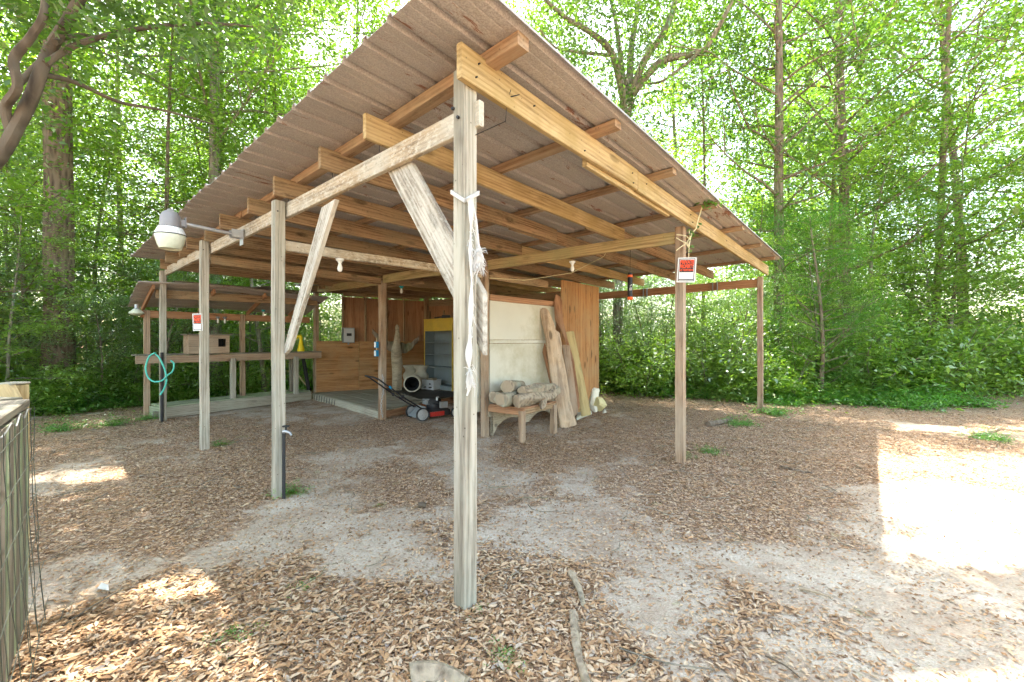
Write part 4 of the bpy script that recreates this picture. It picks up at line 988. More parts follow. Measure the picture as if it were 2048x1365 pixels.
log([lg(1014, 774, 6.15), lg(1042, 774, 6.75)], [.10, .09], 'log with a pale round sawn end on top of the bench pile', jit=.12)
log([lg(989, 794, 6.25), lg(1005, 792, 6.7)], [.085, .09], 'small log tucked against the post at the back of the bench pile')
# ---- leaning timbers
def lean_plank(name, label, cat, outline, Ybot, Ytop, th, mat, jit=0):
    """irregular plank: outline in photo coordinates, leaning from Ybot (foot) to Ytop (head), with thickness"""
    ymax = max(p[1] for p in outline); ymin = min(p[1] for p in outline)
    def P_(x, y): 
        t = (ymax - y) / (ymax - ymin); return px3(x, y, Ybot + (Ytop - Ybot) * t)
    a = [P_(x, y) for x, y in outline]; n = len(a)
    o = (a[0] + a[-1]) / 2; top = a[n // 2]
    x = (top - o).normalized(); z = x.cross(a[0] - a[-1]).normalized(); 
    if z.y > 0: z = -z
    y = z.cross(x)
    Mx = Matrix((x, y, z)).transposed().to_4x4(); Mx.translation = o; Mi = Mx.inverted()
    loc = [Mi @ p for p in a]
    bmm = bmesh.new(); f = bmm.faces.new([bmm.verts.new(p) for p in loc]); r_ = bmesh.ops.extrude_face_region(bmm, geom=[f])
    tv = [g for g in r_['geom'] if isinstance(g, bmesh.types.BMVert)]
    for v_ in tv: v_.co.z -= th
    bmesh.ops.recalc_face_normals(bmm, faces=bmm.faces)
    bmesh.ops.bevel(bmm, geom=bmm.edges[:], offset=min(.012, th * .3), segments=2, affect='EDGES')
    bmesh.ops.triangulate(bmm, faces=bmm.faces[:])
    if jit:
        bmesh.ops.subdivide_edges(bmm, edges=[e for e in bmm.edges if e.calc_length() > .12], cuts=3, use_grid_fill=False)
        bmesh.ops.triangulate(bmm, faces=bmm.faces[:])
        for v_ in bmm.verts: v_.co.z += jit * mnoise.noise(Vector((v_.co.x * 1.2, v_.co.y * 14, 3)))
    me = bpy.data.meshes.new(name); bmm.to_mesh(me); bmm.free(); me.materials.append(M_[mat])
    ob = bpy.data.objects.new(name, me); C.objects.link(ob); ob.matrix_basis = Mx; return tag(ob, label, cat)
lean_plank('driftwood_slab', 'tall pale driftwood slab with a forked top leaning on the white panel', 'driftwood',
    [(1121, 857), (1110, 800), (1100, 745), (1094, 700), (1089, 665), (1083, 640), (1079, 622), (1083, 616), (1092, 616), (1098, 622), (1106, 642), (1112, 662), (1119, 664), (1124, 688), (1124, 705), (1130, 730), (1136, 765), (1143, 810), (1154, 850), (1140, 855)], 6.95, 7.28, .09, 'drift', .02)
lean_plank('cedar_slab', 'orange cedar slab with a pointed top behind the driftwood slab', 'plank',
    [(1150, 825), (1146, 770), (1136, 700), (1122, 660), (1110, 640), (1108, 605), (1111, 587), (1119, 592), (1124, 600), (1126, 640), (1136, 680), (1148, 720), (1158, 790), (1160, 815)], 7.32, 7.50, .04, 'cedar_red', .008)
lean_plank('brown_board', 'wide dull brown board leaning between driftwood and green board', 'plank', [(1146, 836), (1124, 690), (1140, 690), (1157, 826)], 7.28, 7.42, .03, 'post_brown')
lean_plank('treated_board', 'greenish treated board leaning against the tall plywood sheet', 'plank', [(1163, 834), (1131, 664), (1148, 662), (1183, 830)], 7.3, 7.62, .04, 'treated')
lean_plank('red_board', 'narrow red brown board leaning behind the driftwood slab', 'plank', [(1108, 800), (1075, 663), (1083, 662), (1122, 800)], 7.05, 7.45, .03, 'cedar_red')
# ---- rubble
def rock(p, s, mat, label, nm, cat, seed=0, sq=(1, 1, .7)):
    bmm = bmesh.new(); bmesh.ops.create_icosphere(bmm, subdivisions=4, radius=1); rk = random.Random(seed)
    planes = [(Vector((rk.gauss(0, 1), rk.gauss(0, 1), rk.gauss(0, 1))).normalized(), rk.uniform(.35, .8)) for _ in range(13)]
    for v_ in bmm.verts:
        c_ = v_.co.copy()
        for dd, lim in planes:
            e_ = c_.dot(dd)
            if e_ > lim: c_ = c_ - dd * (e_ - lim)
        c_ = c_ * (1 + .05 * mnoise.noise(c_ * 5 + Vector((seed, 0, 0))))
        v_.co = Vector((c_.x * sq[0], c_.y * sq[1], c_.z * sq[2])) * s
    me = bpy.data.meshes.new(nm); bmm.to_mesh(me); bmm.free(); me.materials.append(M_[mat]); o = bpy.data.objects.new(nm, me); C.objects.link(o); o.location = p; o.rotation_euler = (seed * .2, seed * .1, seed); return tag(o, label, cat)
rock(lg(1188, 797, 7.75), .17, 'insul', 'crumpled pale paper sack against the foot of the tall plywood', 'paper_sack', 'sack', 1, (.8, .8, 1.3))
rock(lg(1202, 808, 7.6), .16, 'stone', 'yellow broken stone slab beside the paper sack', 'broken_stone', 'stone', 2.5, (1.1, .7, .9))
rock(lg(1189, 818, 7.5), .12, 'concrete', 'grey concrete lump below the yellow broken stone', 'concrete_lump', 'stone', 4, (.7, .7, 1))
rock(lg(1209, 824, 7.5), .055, 'concrete', 'small round pebble right of the yellow broken stone', 'pebble', 'stone', 5)
o = prism('stone_slab', [Zp(x, y, 0) for x, y in ((1153, 842), (1184, 830), (1178, 824), (1155, 832))], .0, .07, M_['concrete'], None, .01); tag(o, 'flat pale stone slab at the foot of the treated board', 'stone')
# ---- standpipe with tap at the second post
sp_ = W(2.40, -.02); tpz = zat(sp_.y, 862)
st = thing('water_tap', 'black standpipe with a metal tap beside the second left post', 'tap', (sp_.x, sp_.y, 0))
MB().tube([(sp_.x, sp_.y, -.02), (sp_.x, sp_.y, tpz)], .015, 12).build('standpipe', M_['rubber'], st, True)
MB().tube([(sp_.x, sp_.y, tpz - .01), (sp_.x + .03, sp_.y - .02, tpz), (sp_.x + .07, sp_.y - .03, tpz - .01), (sp_.x + .085, sp_.y - .03, tpz - .035)], [.017, .014, .011, .010], 10).build('spout', M_['steel'], st, True)
MB().tube([(sp_.x + .03, sp_.y - .02, tpz), (sp_.x + .03, sp_.y - .02, tpz + .04)], .008, 8).lathe([(0, .04), (.03, .04), (.03, .05), (0, .05)], (sp_.x + .03, sp_.y - .02, tpz), 12).build('tap_handle', M_['rubber'], st)
for i in range(5): pass
sp2 = W(7.82, .0); tag(MB().tube([(sp2.x, sp2.y, -.02), (sp2.x, sp2.y, 1.22)], .024, 10).build('black_standpipe', M_['black'], None, True), 'tall black water pipe standing beside the left end post', 'pipe')
# ---- hose
Yh = 7.35; hp = [(311, 706), (300, 712), (293, 728), (292, 742), (298, 757), (310, 764), (325, 761), (334, 752)]
hp2 = [(311, 708), (320, 718), (330, 740), (333, 760), (330, 775), (321, 790)]
hp3 = [(334, 752), (346, 742), (348, 728), (342, 722)]
def smooth(pts, n=5):
    out = []
    for i in range(len(pts) - 1):
        p0, p1, p2, p3 = pts[max(i-1, 0)], pts[i], pts[i+1], pts[min(i+2, len(pts)-1)]
        for s_ in range(n):
            t = s_ / n; out.append(.5 * ((2 * p1) + (p2 - p0) * t + (2 * p0 - 5 * p1 + 4 * p2 - p3) * t * t + (3 * p1 - p0 - 3 * p2 + p3) * t ** 3))
    return out + [pts[-1]]
b = MB()
for hh3, dy in ((hp, -.05), (hp2, -.02), (hp3, .1)): b.tube(smooth([px3(x, y, Yh + dy) for x, y in hh3]), .0135, 8)
tag(b.build('garden_hose', M_['hose'], None, True), 'turquoise garden hose looped over the left end post', 'hose')
# ---- fence at left
fA, fB = Vector((-2.50, 2.19, 0)), Vector((-1.30, .93, 0)); fd = (fB - fA); fdn = fd.normalized(); fo = Vector((fdn.y, -fdn.x, 0)); fo = fo if fo.x > 0 else -fo
fn = thing('yard_fence', 'mossy grey board fence with loose wire mesh along the left edge', 'fence', fA)
zr_ = 1.10
board('top_rail', fA + Vector((0, 0, zr_)) - fo * .05 - fdn * .02, fB + fd * .5 + Vector((0, 0, zr_)) - fo * .05, .13, .038, M_['rail'], fn, warp=.012)
cfar = fA + Vector((-2.2, .35, 0))
board('top_rail', fA + Vector((-.13, .03, zr_ + .0)) , Vector((cfar.x, cfar.y, zr_)), .13, .038, M_['rail'], fn)
board('back_rail', fA + Vector((-.1, .03, .98)), Vector((cfar.x, cfar.y, .98)), .04, .14, M_['rail'], fn)
for t in (0.02, .55, 1.05): board('fence_post', fA + fd * t - fo * .06 + Vector((0, 0, -.1)), fA + fd * t - fo * .06 + Vector((0, 0, zr_ - .02)), .09, .09, M_['rail'], fn, up=(1, 0, 0))
for i in range(28):
    t = .01 + i * .0385
    board('picket', fA + fd * t - fo * .0 + Vector((0, 0, .02 + .02 * math.sin(i * 3))), fA + fd * t + fo * .0 + Vector((0, 0, zr_ - .025)), .020, .062, M_['rail' if i % 3 else 'mossy'], fn, up=tuple(fdn))
b = MB(); rs = random.Random(9)
for i in range(15):
    t = .0 + i * .073; q = fA + fd * t + fo * .028
    b.tube([q + fo * (.002 + .055 * (1 - s_) ** 2 * (1 if i % 2 else .7) + rs.uniform(-.003, .004)) + Vector((0, 0, zr_ * s_ - .02)) + fdn * rs.uniform(-.004, .004) for s_ in (0, .15, .3, .45, .6, .75, .9, 1)], .0016, 5, False)
for j in range(6):
    z = .08 + j * .19; s_ = z / zr_
    b.tube([fA + fd * t + fo * (.034 + .055 * (1 - s_) ** 2 + rs.uniform(-.001, .002)) + Vector((0, 0, z + rs.uniform(-.002, .002))) for t in [i / 18 * 1.1 for i in range(19)]], .0016, 5, False)
b.build('wire_mesh', M_['wire'], fn)
b = MB(); b.tube(smooth([fA + fd * t + fo * .02 + Vector((0, 0, zr_ - .03 + .02 * math.sin(t * 37))) for t in [i / 14 for i in range(15)]], 3), .003, 6); b.build('twine', M_['steel'], fn)
g0 = px3(25, 815, 2.6)
gp = thing('gate_post', 'short pale new timber post just behind the corner of the yard fence', 'post', (g0.x, g0.y, 0))
board('post_block', (g0.x - .0, g0.y, 0), (g0.x, g0.y, zat(2.6, 771)), .10, .10, M_['rafter_yellow'], gp, up=(0, 1, 0)); prism('post_cap', [(g0.x - .055, g0.y - .055), (g0.x + .055, g0.y - .055), (g0.x + .055, g0.y + .055), (g0.x - .055, g0.y + .055)], zat(2.6, 770) + .002, zat(2.6, 765), M_['deck_edge'], gp)
q0 = Vector((g0.x + .02, g0.y - .06, zat(2.5, 775))); q1 = Vector((g0.x + .13, g0.y - .1, zat(2.5, 815)))
board('support_block', q0, q1, .09, .04, M_['rafter_yellow'], gp)
# ================================================================== LEAF LITTER
rs = np.random.RandomState(11)
def scatter(n, x0, x1, y0, y1):
    return rs.uniform(x0, x1, n), rs.uniform(y0, y1, n)
def litter_pts(n, rmin, rmax, thr=.0, powr=1.5):
    # uniform over the wedge the yard occupies
    r = np.sqrt(rs.uniform(rmin ** 2, rmax ** 2, n)); a = rs.uniform(-1.0, 1.0, n)
    x, y = r * np.sin(a), r * np.cos(a)
    c = cover(x, y); keep = rs.rand(n) < np.clip(c, 0.035, 1) ** powr
    return x[keep], y[keep]
xs_, ys_, Ls_ = [], [], []
for n, r0, r1, l0, l1, pw in ((120000, 1.2, 3.4, .014, .060, 1.8), (100000, 3.4, 6.5, .02, .058, 1.5), (60000, 6.5, 12, .03, .07, 1.3), (14000, 12, 22, .08, .13, .5)):
    x, y = litter_pts(n, r0, r1, powr=pw); xs_.append(x); ys_.append(y); Ls_.append(rs.uniform(l0, l1, len(x)) * (.75 if r0 > 3 else 1))
x = np.concatenate(xs_); y = np.concatenate(ys_); L = np.concatenate(Ls_)
for p_ in (W(0, 0), W(2.5, -.03), W(4.98, -.03), W(7.93, .03), W(.045, 3.5), W(.04, 8.13), P6, P7):      # leaves caught round the feet of the posts
    k_ = 150; rr_ = .05 + np.abs(rs.randn(k_)) * .13; aa_ = rs.uniform(0, 6.28, k_); x = np.concatenate([x, p_[0] + rr_ * np.cos(aa_)]); y = np.concatenate([y, p_[1] + rr_ * np.sin(aa_)]); L = np.concatenate([L, rs.uniform(.02, .06, k_)])
c = cover(x, y)
# smaller crumbs where the sand shows
L = L * np.where(c < .45, rs.uniform(.35, .9, len(L)), 1)
z = gh(x, y) + .005 + rs.rand(len(x)) ** 2 * .024 * np.clip(c * 1.3 - .3, .15, 1)
inroom = np.zeros(len(x), bool)
P = np.stack([x, y, z], -1)
# two-quad folded leaves for the litter
n = len(P); yaw = rs.uniform(0, 2*np.pi, n); pt = rs.randn(n) * .15; rl = rs.randn(n) * .24
d = np.stack([np.cos(yaw)*np.cos(pt), np.sin(yaw)*np.cos(pt), np.sin(pt)], -1); s0 = np.stack([-np.sin(yaw), np.cos(yaw), 0*yaw], -1); nn = np.cross(d, s0)
s = s0 * np.cos(rl)[:, None] + nn * np.sin(rl)[:, None]; nn = np.cross(d, s); Lc = L[:, None]; wd2 = Lc * rs.uniform(.09, .19, (n, 1)); cup = Lc * rs.uniform(-.05, .10, (n, 1)); arc = Lc * rs.uniform(-.06, .08, (n, 1))
a = P - d*Lc*.5; t = P + d*Lc*.5; q1 = P - d*Lc*.22 + nn*arc; q2 = P + d*Lc*.2 + nn*arc
v = np.stack([a, q1 + s*wd2 + nn*cup, q2 + s*wd2*.85 + nn*cup, t, q2 - s*wd2*.85 + nn*cup, q1 - s*wd2 + nn*cup, q1, q2], 1)
base = np.arange(n)[:, None] * 8
qq = np.concatenate([base + [[0, 6, 1, 0]], ], 0)
F4 = np.stack([base + [0, 6, 7, 3], base + [0, 6, 7, 3]], 1)
# faces: (0,5,6,1) kite, (1,6,7,2), (6,5,4,7), (2,7,4,3) kite
qs = np.concatenate([base + np.array([[0, 5, 6, 1]]), base + np.array([[1, 6, 7, 2]]), base + np.array([[6, 5, 4, 7]]), base + np.array([[2, 7, 4, 3]])], 0)
me = bpy.data.meshes.new('leaf_litter'); quadmesh(me, v.reshape(-1, 3), qs)
rv = rs.rand(n); atr = me.attributes.new('rnd', 'FLOAT', 'FACE'); atr.data.foreach_set('value', np.tile(rv, 4).astype(np.float32)); me.materials.append(M_['litter'])
me.polygons.foreach_set('use_smooth', [True] * len(me.polygons))
o = bpy.data.objects.new('leaf_litter', me); C.objects.link(o); tag(o, 'brown fallen leaves covering the yard floor', 'leaf litter', kind='stuff')
# small broken leaf crumbs on the bare sand
nq = 110000; rq = np.sqrt(rs.uniform(1.2 ** 2, 9 ** 2, nq)); aq = rs.uniform(-1, 1, nq); xq, yq = rq * np.sin(aq), rq * np.cos(aq)
kq = rs.rand(nq) < np.clip(.8 + .8 * waves(xq * 1.7 + 3, yq * 1.7), .12, 1); xq, yq = xq[kq], yq[kq]
me = leafquads('leaf_crumbs', np.stack([xq, yq, gh(xq, yq) + .006], -1), rs.uniform(.009, .032, len(xq)), rs, M_['litter'], .5, .3)
o = bpy.data.objects.new('leaf_crumbs', me); C.objects.link(o); tag(o, 'tiny broken bits of dead leaf strewn over the sand', 'leaf crumbs', kind='stuff')
# twigs in the litter
b = MB(); r2 = random.Random(5)
for i in range(1500):
    rr = math.sqrt(r2.uniform(1.6 ** 2, 10 ** 2)); aa = r2.uniform(-.95, .95); x0, y0 = rr * math.sin(aa), rr * math.cos(aa)
    if float(cover(np.array([x0]), np.array([y0]))[0]) < r2.random() * .6: continue
    L_ = r2.uniform(.05, .15) if i % 4 else r2.uniform(.15, .38); t = r2.uniform(0, 6.3); pts = []
    for j in range(5):
        pts.append((x0 + L_ * j / 4 * math.cos(t), y0 + L_ * j / 4 * math.sin(t), GH(x0, y0) + .02 + .012 * r2.random())); t += r2.gauss(0, .22)
    b.tube(pts, [.0032 * (.35 if i % 4 else 1), .003 * (.35 if i % 4 else 1), .0026 * (.35 if i % 4 else 1), .002 * (.35 if i % 4 else 1), .0006], 4, False)
tag(b.build('fallen_twigs', M_['bark_grey']), 'thin grey twigs scattered over the dead leaves', 'twigs', kind='stuff')
# fallen sticks (each one a thing)
def stick(px, r_, label, mat='lichen', h=.02):
    pts = [Zp(x_, y_, 0) for x_, y_ in px]; pts = [Vector((p.x, p.y, GH(p.x, p.y) + h)) for p in pts]
    pts = smooth(pts, 5); n_ = len(pts)
    b = MB(); b.tube(pts, [r_ * (1 - .35 * i / n_) for i in range(n_)], 9, jitter=.5)
    return tag(b.build('fallen_stick', M_[mat], None, True), label, 'stick')
stick([(1142, 1150), (1158, 1180), (1166, 1210)], .022, 'short lichened stick just right of the front post foot')
stick([(1146, 1228), (1152, 1290), (1163, 1340), (1185, 1400)], .024, 'long lichened branch in the leaves at the bottom of the yard')
stick([(1598, 1183), (1630, 1192), (1662, 1203)], .009, 'small pale bent stick alone on the sandy ground', 'lichen')
stick([(1560, 936), (1590, 944), (1625, 950)], .014, 'dark curved stick in the litter right of the middle post', 'bark_dark')
stick([(1940, 862), (1955, 872), (1980, 866), (1996, 858)], .018, 'forked pale stick in the litter at the far right', 'lichen')
stick([(1415, 853), (1440, 848), (1462, 842)], .05, 'dark rotten log lying before the bushes', 'bark_dark', .04)
stick([(820, 1360), (860, 1352), (905, 1362), (930, 1375)], .05, 'lichened branch end poking in at the bottom edge', 'lichen', .01)
stick([(1240, 1300), (1330, 1330), (1430, 1345)], .004, 'thin grey twig running right from the leaf pile', 'bark_grey')
stick([(1530, 1320), (1570, 1340), (1600, 1365)], .004, 'thin pale twig on the bare sand at the bottom', 'bark_smooth')
stick([(528, 1230), (620, 1232), (660, 1228), (685, 1248)], .006, 'thin kinked twig on the leaf carpet left of the front post', 'bark_grey')
rock(Zp(845, 1015, 0) + Vector((0, 0, .02)), .05, 'bark_smooth', 'small root knob on the sand left of the front post', 'root_knob', 'root', 7)
rock(Zp(1105, 1203, 0) * .0 + Zp(941, 1197, 0) + Vector((0, 0, .03)), .014, 'rope', 'white pebble at the foot of the front post', 'pebble', 'stone', 3)
o = prism('paper_scrap', [Zp(x_, y_, 0) for x_, y_ in ((195, 1190), (218, 1194), (217, 1183), (203, 1178))], .035, .037, M_['white'], None, 0); tag(o, 'white scrap of paper on the leaves near the fence', 'paper')

# ================================================================== VEGETATION
def skeleton(seed, H, r0, base, cr, nb, up=.45, wob=.12, sub=4, lean=(0, 0), taper=.75, low=.0):
    r_ = random.Random(seed); b = MB(); tr = []; 
    ph = r_.uniform(0, 6)
    for i in range(13):
        t = i / 12; tr.append(Vector((wob * math.sin(ph + 3.1 * t) * t * 2 + lean[0] * t, wob * math.cos(ph * 1.3 + 2.7 * t) * t * 2 + lean[1] * t, H * t)))
    tr[0].z = -.3
    b.tube(tr, [r0 * (1 - taper * (i / 12)) * (1.25 if i == 0 else 1) for i in range(13)], 10, jitter=.25)
    tips = []
    for k_ in range(nb):
        t = base + (1 - base) * ((k_ + r_.random()) / nb) ** .9; t = min(t, .985)
        f_ = t * 12; i = int(f_); p = tr[i].lerp(tr[min(i + 1, 12)], f_ - i)
        az = k_ * 2.4 + r_.uniform(-.4, .4); q = (t - base) / (1 - base)
        ln = cr * (.55 + .6 * math.sin(math.pi * min(1, q * .8 + .15))) * r_.uniform(.7, 1.15)
        el = up + r_.uniform(-.2, .3); d = Vector((math.cos(az) * math.cos(el), math.sin(az) * math.cos(el), math.sin(el)))
        pts = [p]; rr = r0 * (1 - taper * t) * .38
        for j in range(5):
            d = (d + Vector((r_.gauss(0, .16), r_.gauss(0, .16), r_.gauss(.02, .12)))).normalized(); pts.append(pts[-1] + d * ln / 5)
        b.tube(pts, [rr, rr * .8, rr * .62, rr * .45, rr * .3, rr * .15], 6, False)
        tips.append((pts[-1], ln))
        for s_ in range(sub):
            j = r_.randint(1, 4); q0 = pts[j].lerp(pts[j + 1], r_.random()); d2 = (d + Vector((r_.gauss(0, .7), r_.gauss(0, .7), r_.gauss(.1, .4)))).normalized()
            l2 = ln * r_.uniform(.25, .5); e = q0 + d2 * l2 + Vector((0, 0, r_.uniform(-.1, .1)))
            b.tube([q0, q0.lerp(e, .5) + Vector((r_.gauss(0, .05), r_.gauss(0, .05), .04)), e], [rr * .4, rr * .25, rr * .1], 4, False)
            tips.append((e, l2)); tips.append((q0.lerp(e, .55), l2))
    return b, tips
SUNWIN = [(-1.75, 2.42, .40, .12), (-4.7, 4.5, .8, .25), (-5.6, 6.9, 1.0, .3), (-6.6, 7.3, .8, .25), (5.0, 4.1, 1.9, 1.1), (3.3, 2.95, .7, .28), (7.6, 6.9, 1.6, .35), (3.4, 2.25, .6, .09), (6.5, 9.5, 1.5, .4), (2.2, 1.75, .5, .08)]  # ground ellipses kept sunlit by removing crown leaves above them
def crown(name, tips, nper, size, spread, seed, mat, flat=.45, tilt=.5, aspect=.45, org=None):
    rs = np.random.RandomState(seed); T = np.array([tuple(t[0]) for t in tips]); n = len(T) * nper
    c = np.repeat(T, nper, 0); w_ = np.repeat(rs.uniform(.5, 1.3, len(T)), nper)[:, None]
    P = c + rs.randn(n, 3) * [spread, spread, spread * flat] * w_
    if org is not None:                       # leaves cut away along the sun direction to shape sun patches on the yard
        wx = P[:, 0] + org[0] - SUNH[0] * (P[:, 2] + org[1] * 0); wy = P[:, 1] + org[1] - SUNH[1] * P[:, 2]; keep = np.ones(len(P), bool)
        for cx_, cy_, ax_, ay_ in SUNWIN: keep &= ((wx - cx_) / ax_) ** 2 + ((wy - cy_) / ay_) ** 2 > 1 + .5 * np.sin(wx * 7) * np.cos(wy * 9)
        keep |= P[:, 2] < 5.0
    rr = np.clip(np.repeat(rs.rand(len(T)), nper) * .55 + rs.rand(n) * .45, 0, 1)
    if org is not None: P = P[keep]; rr = rr[keep]; n = len(P)
    return leafquads(name, P, rs.uniform(size * .6, size * 1.3, n), rs, mat, aspect, tilt, rnd=rr)
PROTO = {}
def proto(key, tkind, leafm, barkm, sk, nper, size, spread, seed, **kw):
    b, tips = skeleton(seed, *sk[0], **sk[1])
    PROTO[key] = (b.mesh('trunk', M_[barkm]), crown('crown', tips, nper, size, spread, seed, M_[leafm], **kw), tkind)
    for p in PROTO[key][0].polygons: p.use_smooth = True
proto('tallA', 'broadleaf_tree', 'leaf_y', 'bark_grey', ((17, .125, .12, 3.0, 44), dict(up=.4)), 34, .155, .42, 1)
proto('tallB', 'broadleaf_tree', 'leaf_a', 'bark_dark', ((19, .17, .15, 3.6, 44), dict(up=.35, wob=.3)), 34, .155, .42, 2)
proto('tallC', 'broadleaf_tree', 'leaf_y', 'bark_dark', ((14, .085, .06, 2.6, 46), dict(up=.3, lean=(1.0, .3))), 34, .14, .40, 3)
proto('pine', 'pine_tree', 'leaf_a', 'bark_pine', ((22, .29, .52, 3.5, 26), dict(up=.25, wob=.1, taper=.5)), 60, .15, .5, 4, flat=.5)
proto('under', 'understory_tree', 'leaf_u', 'bark_grey', ((6.5, .06, .15, 2.0, 24), dict(up=.25, wob=.25)), 50, .10, .30, 5, flat=.22, tilt=.35)
proto('underD', 'understory_tree', 'leaf_d', 'bark_dark', ((5.5, .06, .08, 1.8, 26), dict(up=.35, wob=.25)), 50, .085, .30, 6, flat=.4)
proto('cedar', 'cedar_tree', 'leaf_c', 'bark_dark', ((4.6, .06, .08, 1.25, 46), dict(up=.3, wob=.1)), 75, .075, .20, 7, flat=.7, aspect=.10, tilt=.9)
def shrubproto(key, seed, h, r_, nst, leafm, nper, size, spread, **kw):
    rr = random.Random(seed); b = MB(); tips = []
    for i in range(nst):
        az = i * 2.4 + rr.uniform(-.3, .3); ln = h * rr.uniform(.6, 1.1); p = Vector((rr.gauss(0, .1), rr.gauss(0, .1), -.05)); d = Vector((math.cos(az) * r_ / h, math.sin(az) * r_ / h, 1)).normalized(); pts = [p]
        for j in range(5): d = (d + Vector((rr.gauss(0, .18), rr.gauss(0, .18), rr.gauss(0, .1)))).normalized(); pts.append(pts[-1] + d * ln / 5); tips.append((pts[-1], 1))
        b.tube(pts, [.014, .012, .010, .007, .005, .003], 4, False)
        for j in range(4): e = pts[rr.randint(1, 4)] + Vector((rr.gauss(0, r_ * .4), rr.gauss(0, r_ * .4), rr.gauss(0, .15))); tips.append((e, 1))
    PROTO[key] = (b.mesh('stem', M_['bark_grey']), crown('foliage', tips, nper, size, spread, seed, M_[leafm], **kw), 'shrub')
shrubproto('shrubA', 21, 1.5, .9, 14, 'leaf_u', 42, .075, .20, flat=.6)
shrubproto('shrubB', 22, 2.1, 1.0, 14, 'leaf_d', 44, .065, .22, flat=.7)
shrubproto('shrubC', 23, 1.1, .9, 12, 'leaf_u', 36, .085, .20, flat=.4, tilt=.35)
shrubproto('low', 24, .45, .5, 10, 'leaf_s', 16, .065, .12, flat=.4, tilt=.35)
def plant(key, x, y, s, rz, label, cat, group=None, name=None, z=None):
    tm, cm, kn = PROTO[key]; nm = name or kn
    t = thing(nm, label, cat, (x, y, GH(x, y) - .02 if z is None else z), group, rz); t.scale = (s, s, s)
    for me, n_ in ((tm, 'stem' if kn == 'shrub' else 'trunk'), (cm, 'foliage' if kn == 'shrub' else 'crown')):
        o = bpy.data.objects.new(n_, me); C.objects.link(o); o.parent = t
    return t
def atpx(px, Y): return (px - CX) / F * Y, Y
# --- specific trees
def tree_at(px, Y, *a, **k): x_, y_ = atpx(px, Y); return plant(a[0], x_, y_, *a[1:], **k)
tree_at(116, 9.3, 'pine', .92, .3, 'thick straight pine trunk standing behind the fence at the far left', 'tree')
tree_at(434, 13.5, 'tallA', .85, 1.3, 'slim pale trunk rising behind the left slope of the shed roof', 'tree')
tree_at(1690, 12.5, 'tallB', .95, 2.0, 'tall straight trunk rising right of the feathery cedar', 'tree')
tree_at(1860, 13.0, 'tallC', 1.3, 4.4, 'dark leaning tree at the right with its stem bent to the left', 'tree')
tree_at(1406, 14.0, 'tallC', .9, 1.0, 'thin dark trunk seen through the open right bay of the shed', 'tree')
tree_at(1640, 10.0, 'cedar', .95, 0, 'feathery bright green cedar just right of the shed corner', 'tree')
tree_at(1850, 11.6, 'under', .75, 2, 'small tree with flat layered pale leaves at the right', 'tree')
# --- forest fill: keep off the yard
def in_yard(x, y):
    q = np.linalg.inv(np.array([U, V]).T) @ (np.array([x, y]) - P0)
    if -1.2 < q[0] < 10.6 and -3 < q[1] < 9.3: return True
    return False
def free(x, y, m=0.):
    if in_yard(x, y): return False
    if y < 9.8 + m + .10 * max(0, x) + .55 * math.sin(x * 1.15 + 1) + .3 * math.sin(x * 2.9) and -5.5 < x: return False        # the open yard right and front
    if x <= -5.5 and y < 7.6 + m and x > -9.0 - (0 if y > 3 else 40): return False
    return True
r3 = random.Random(17)
ZL = {'L': 'left of the shed', 'C': 'behind the shed', 'R': 'right of the shed'}
ZN = ((110, 'at the far left edge'), (290, 'left of the lean-to'), (470, 'behind the left half of the lean-to'), (640, 'behind the right half of the lean-to'), (900, 'behind the plywood room'), (1200, 'hidden behind the shed roof'), (1380, 'behind the right bay of the shed'), (1560, 'beside the right rear post'), (1760, 'around the feathery cedar'), (1920, 'right of the feathery cedar'), (9e9, 'at the far right edge'))
def zone(x, y):
    px_ = CX + F * x / max(y, .1)
    return [n_ for lim, n_ in ZN if px_ < lim][0]
placed = []
def fill(keys, n, rmin, rmax, sep, smin, smax, lab, cat, grp, m=0., amax=1.02, tries=4000):
    c_ = 0
    for _ in range(tries):
        if c_ >= n: break
        rr = math.sqrt(r3.uniform(rmin ** 2, rmax ** 2)); a_ = r3.uniform(-amax, amax); x, y = rr * math.sin(a_), rr * math.cos(a_)
        if not free(x, y, m): continue
        if CX + F * x / max(y, .1) < 640 and rr < 22 and sep < 3 and r3.random() < .993 and (int(x * 7.3) + int(y * 5.1)) % 2: continue
        if cat == 'tree' and rr < 24 and sep > 1.3 and .02 < x / y < .56: continue
        if any((x - px_) ** 2 + (y - py_) ** 2 < (sep * .5 + s_ * .5) ** 2 for px_, py_, s_ in placed): continue
        placed.append((x, y, sep)); k_ = r3.choice(keys); z_ = zone(x, y)
        plant(k_, x, y, r3.uniform(smin, smax), r3.uniform(0, 6.28), lab[k_] % z_, cat, grp.replace(' %s', '')); c_ += 1
    return c_
LB = {'tallA': 'pale trunked leafy tree in the woods %s', 'tallB': 'dark trunked tree in the woods %s', 'tallC': 'slender leaning tree in the woods %s', 'pine': 'rough barked pine in the woods %s'}
print('trees', fill(['tallA', 'tallB', 'tallC', 'tallC'], 17, 11, 22, 3.2, .8, 1.1, LB, 'tree', 'trees in the woods %s', 1.5))
print('far', fill(['tallA', 'tallB', 'tallC', 'tallA'], 24, 22, 42, 4.2, .9, 1.25, {k_: v_.replace('in the woods', 'deep in the woods') for k_, v_ in LB.items()}, 'tree', 'far trees %s', 1.5))
LU = {'under': 'young light green tree beneath tall trees %s', 'underD': 'bushy dark young tree beneath tall trees %s'}
print('under', fill(['under', 'underD', 'under'], 46, 9.5, 26, 1.7, .7, 1.25, LU, 'tree', 'young trees %s', .5))
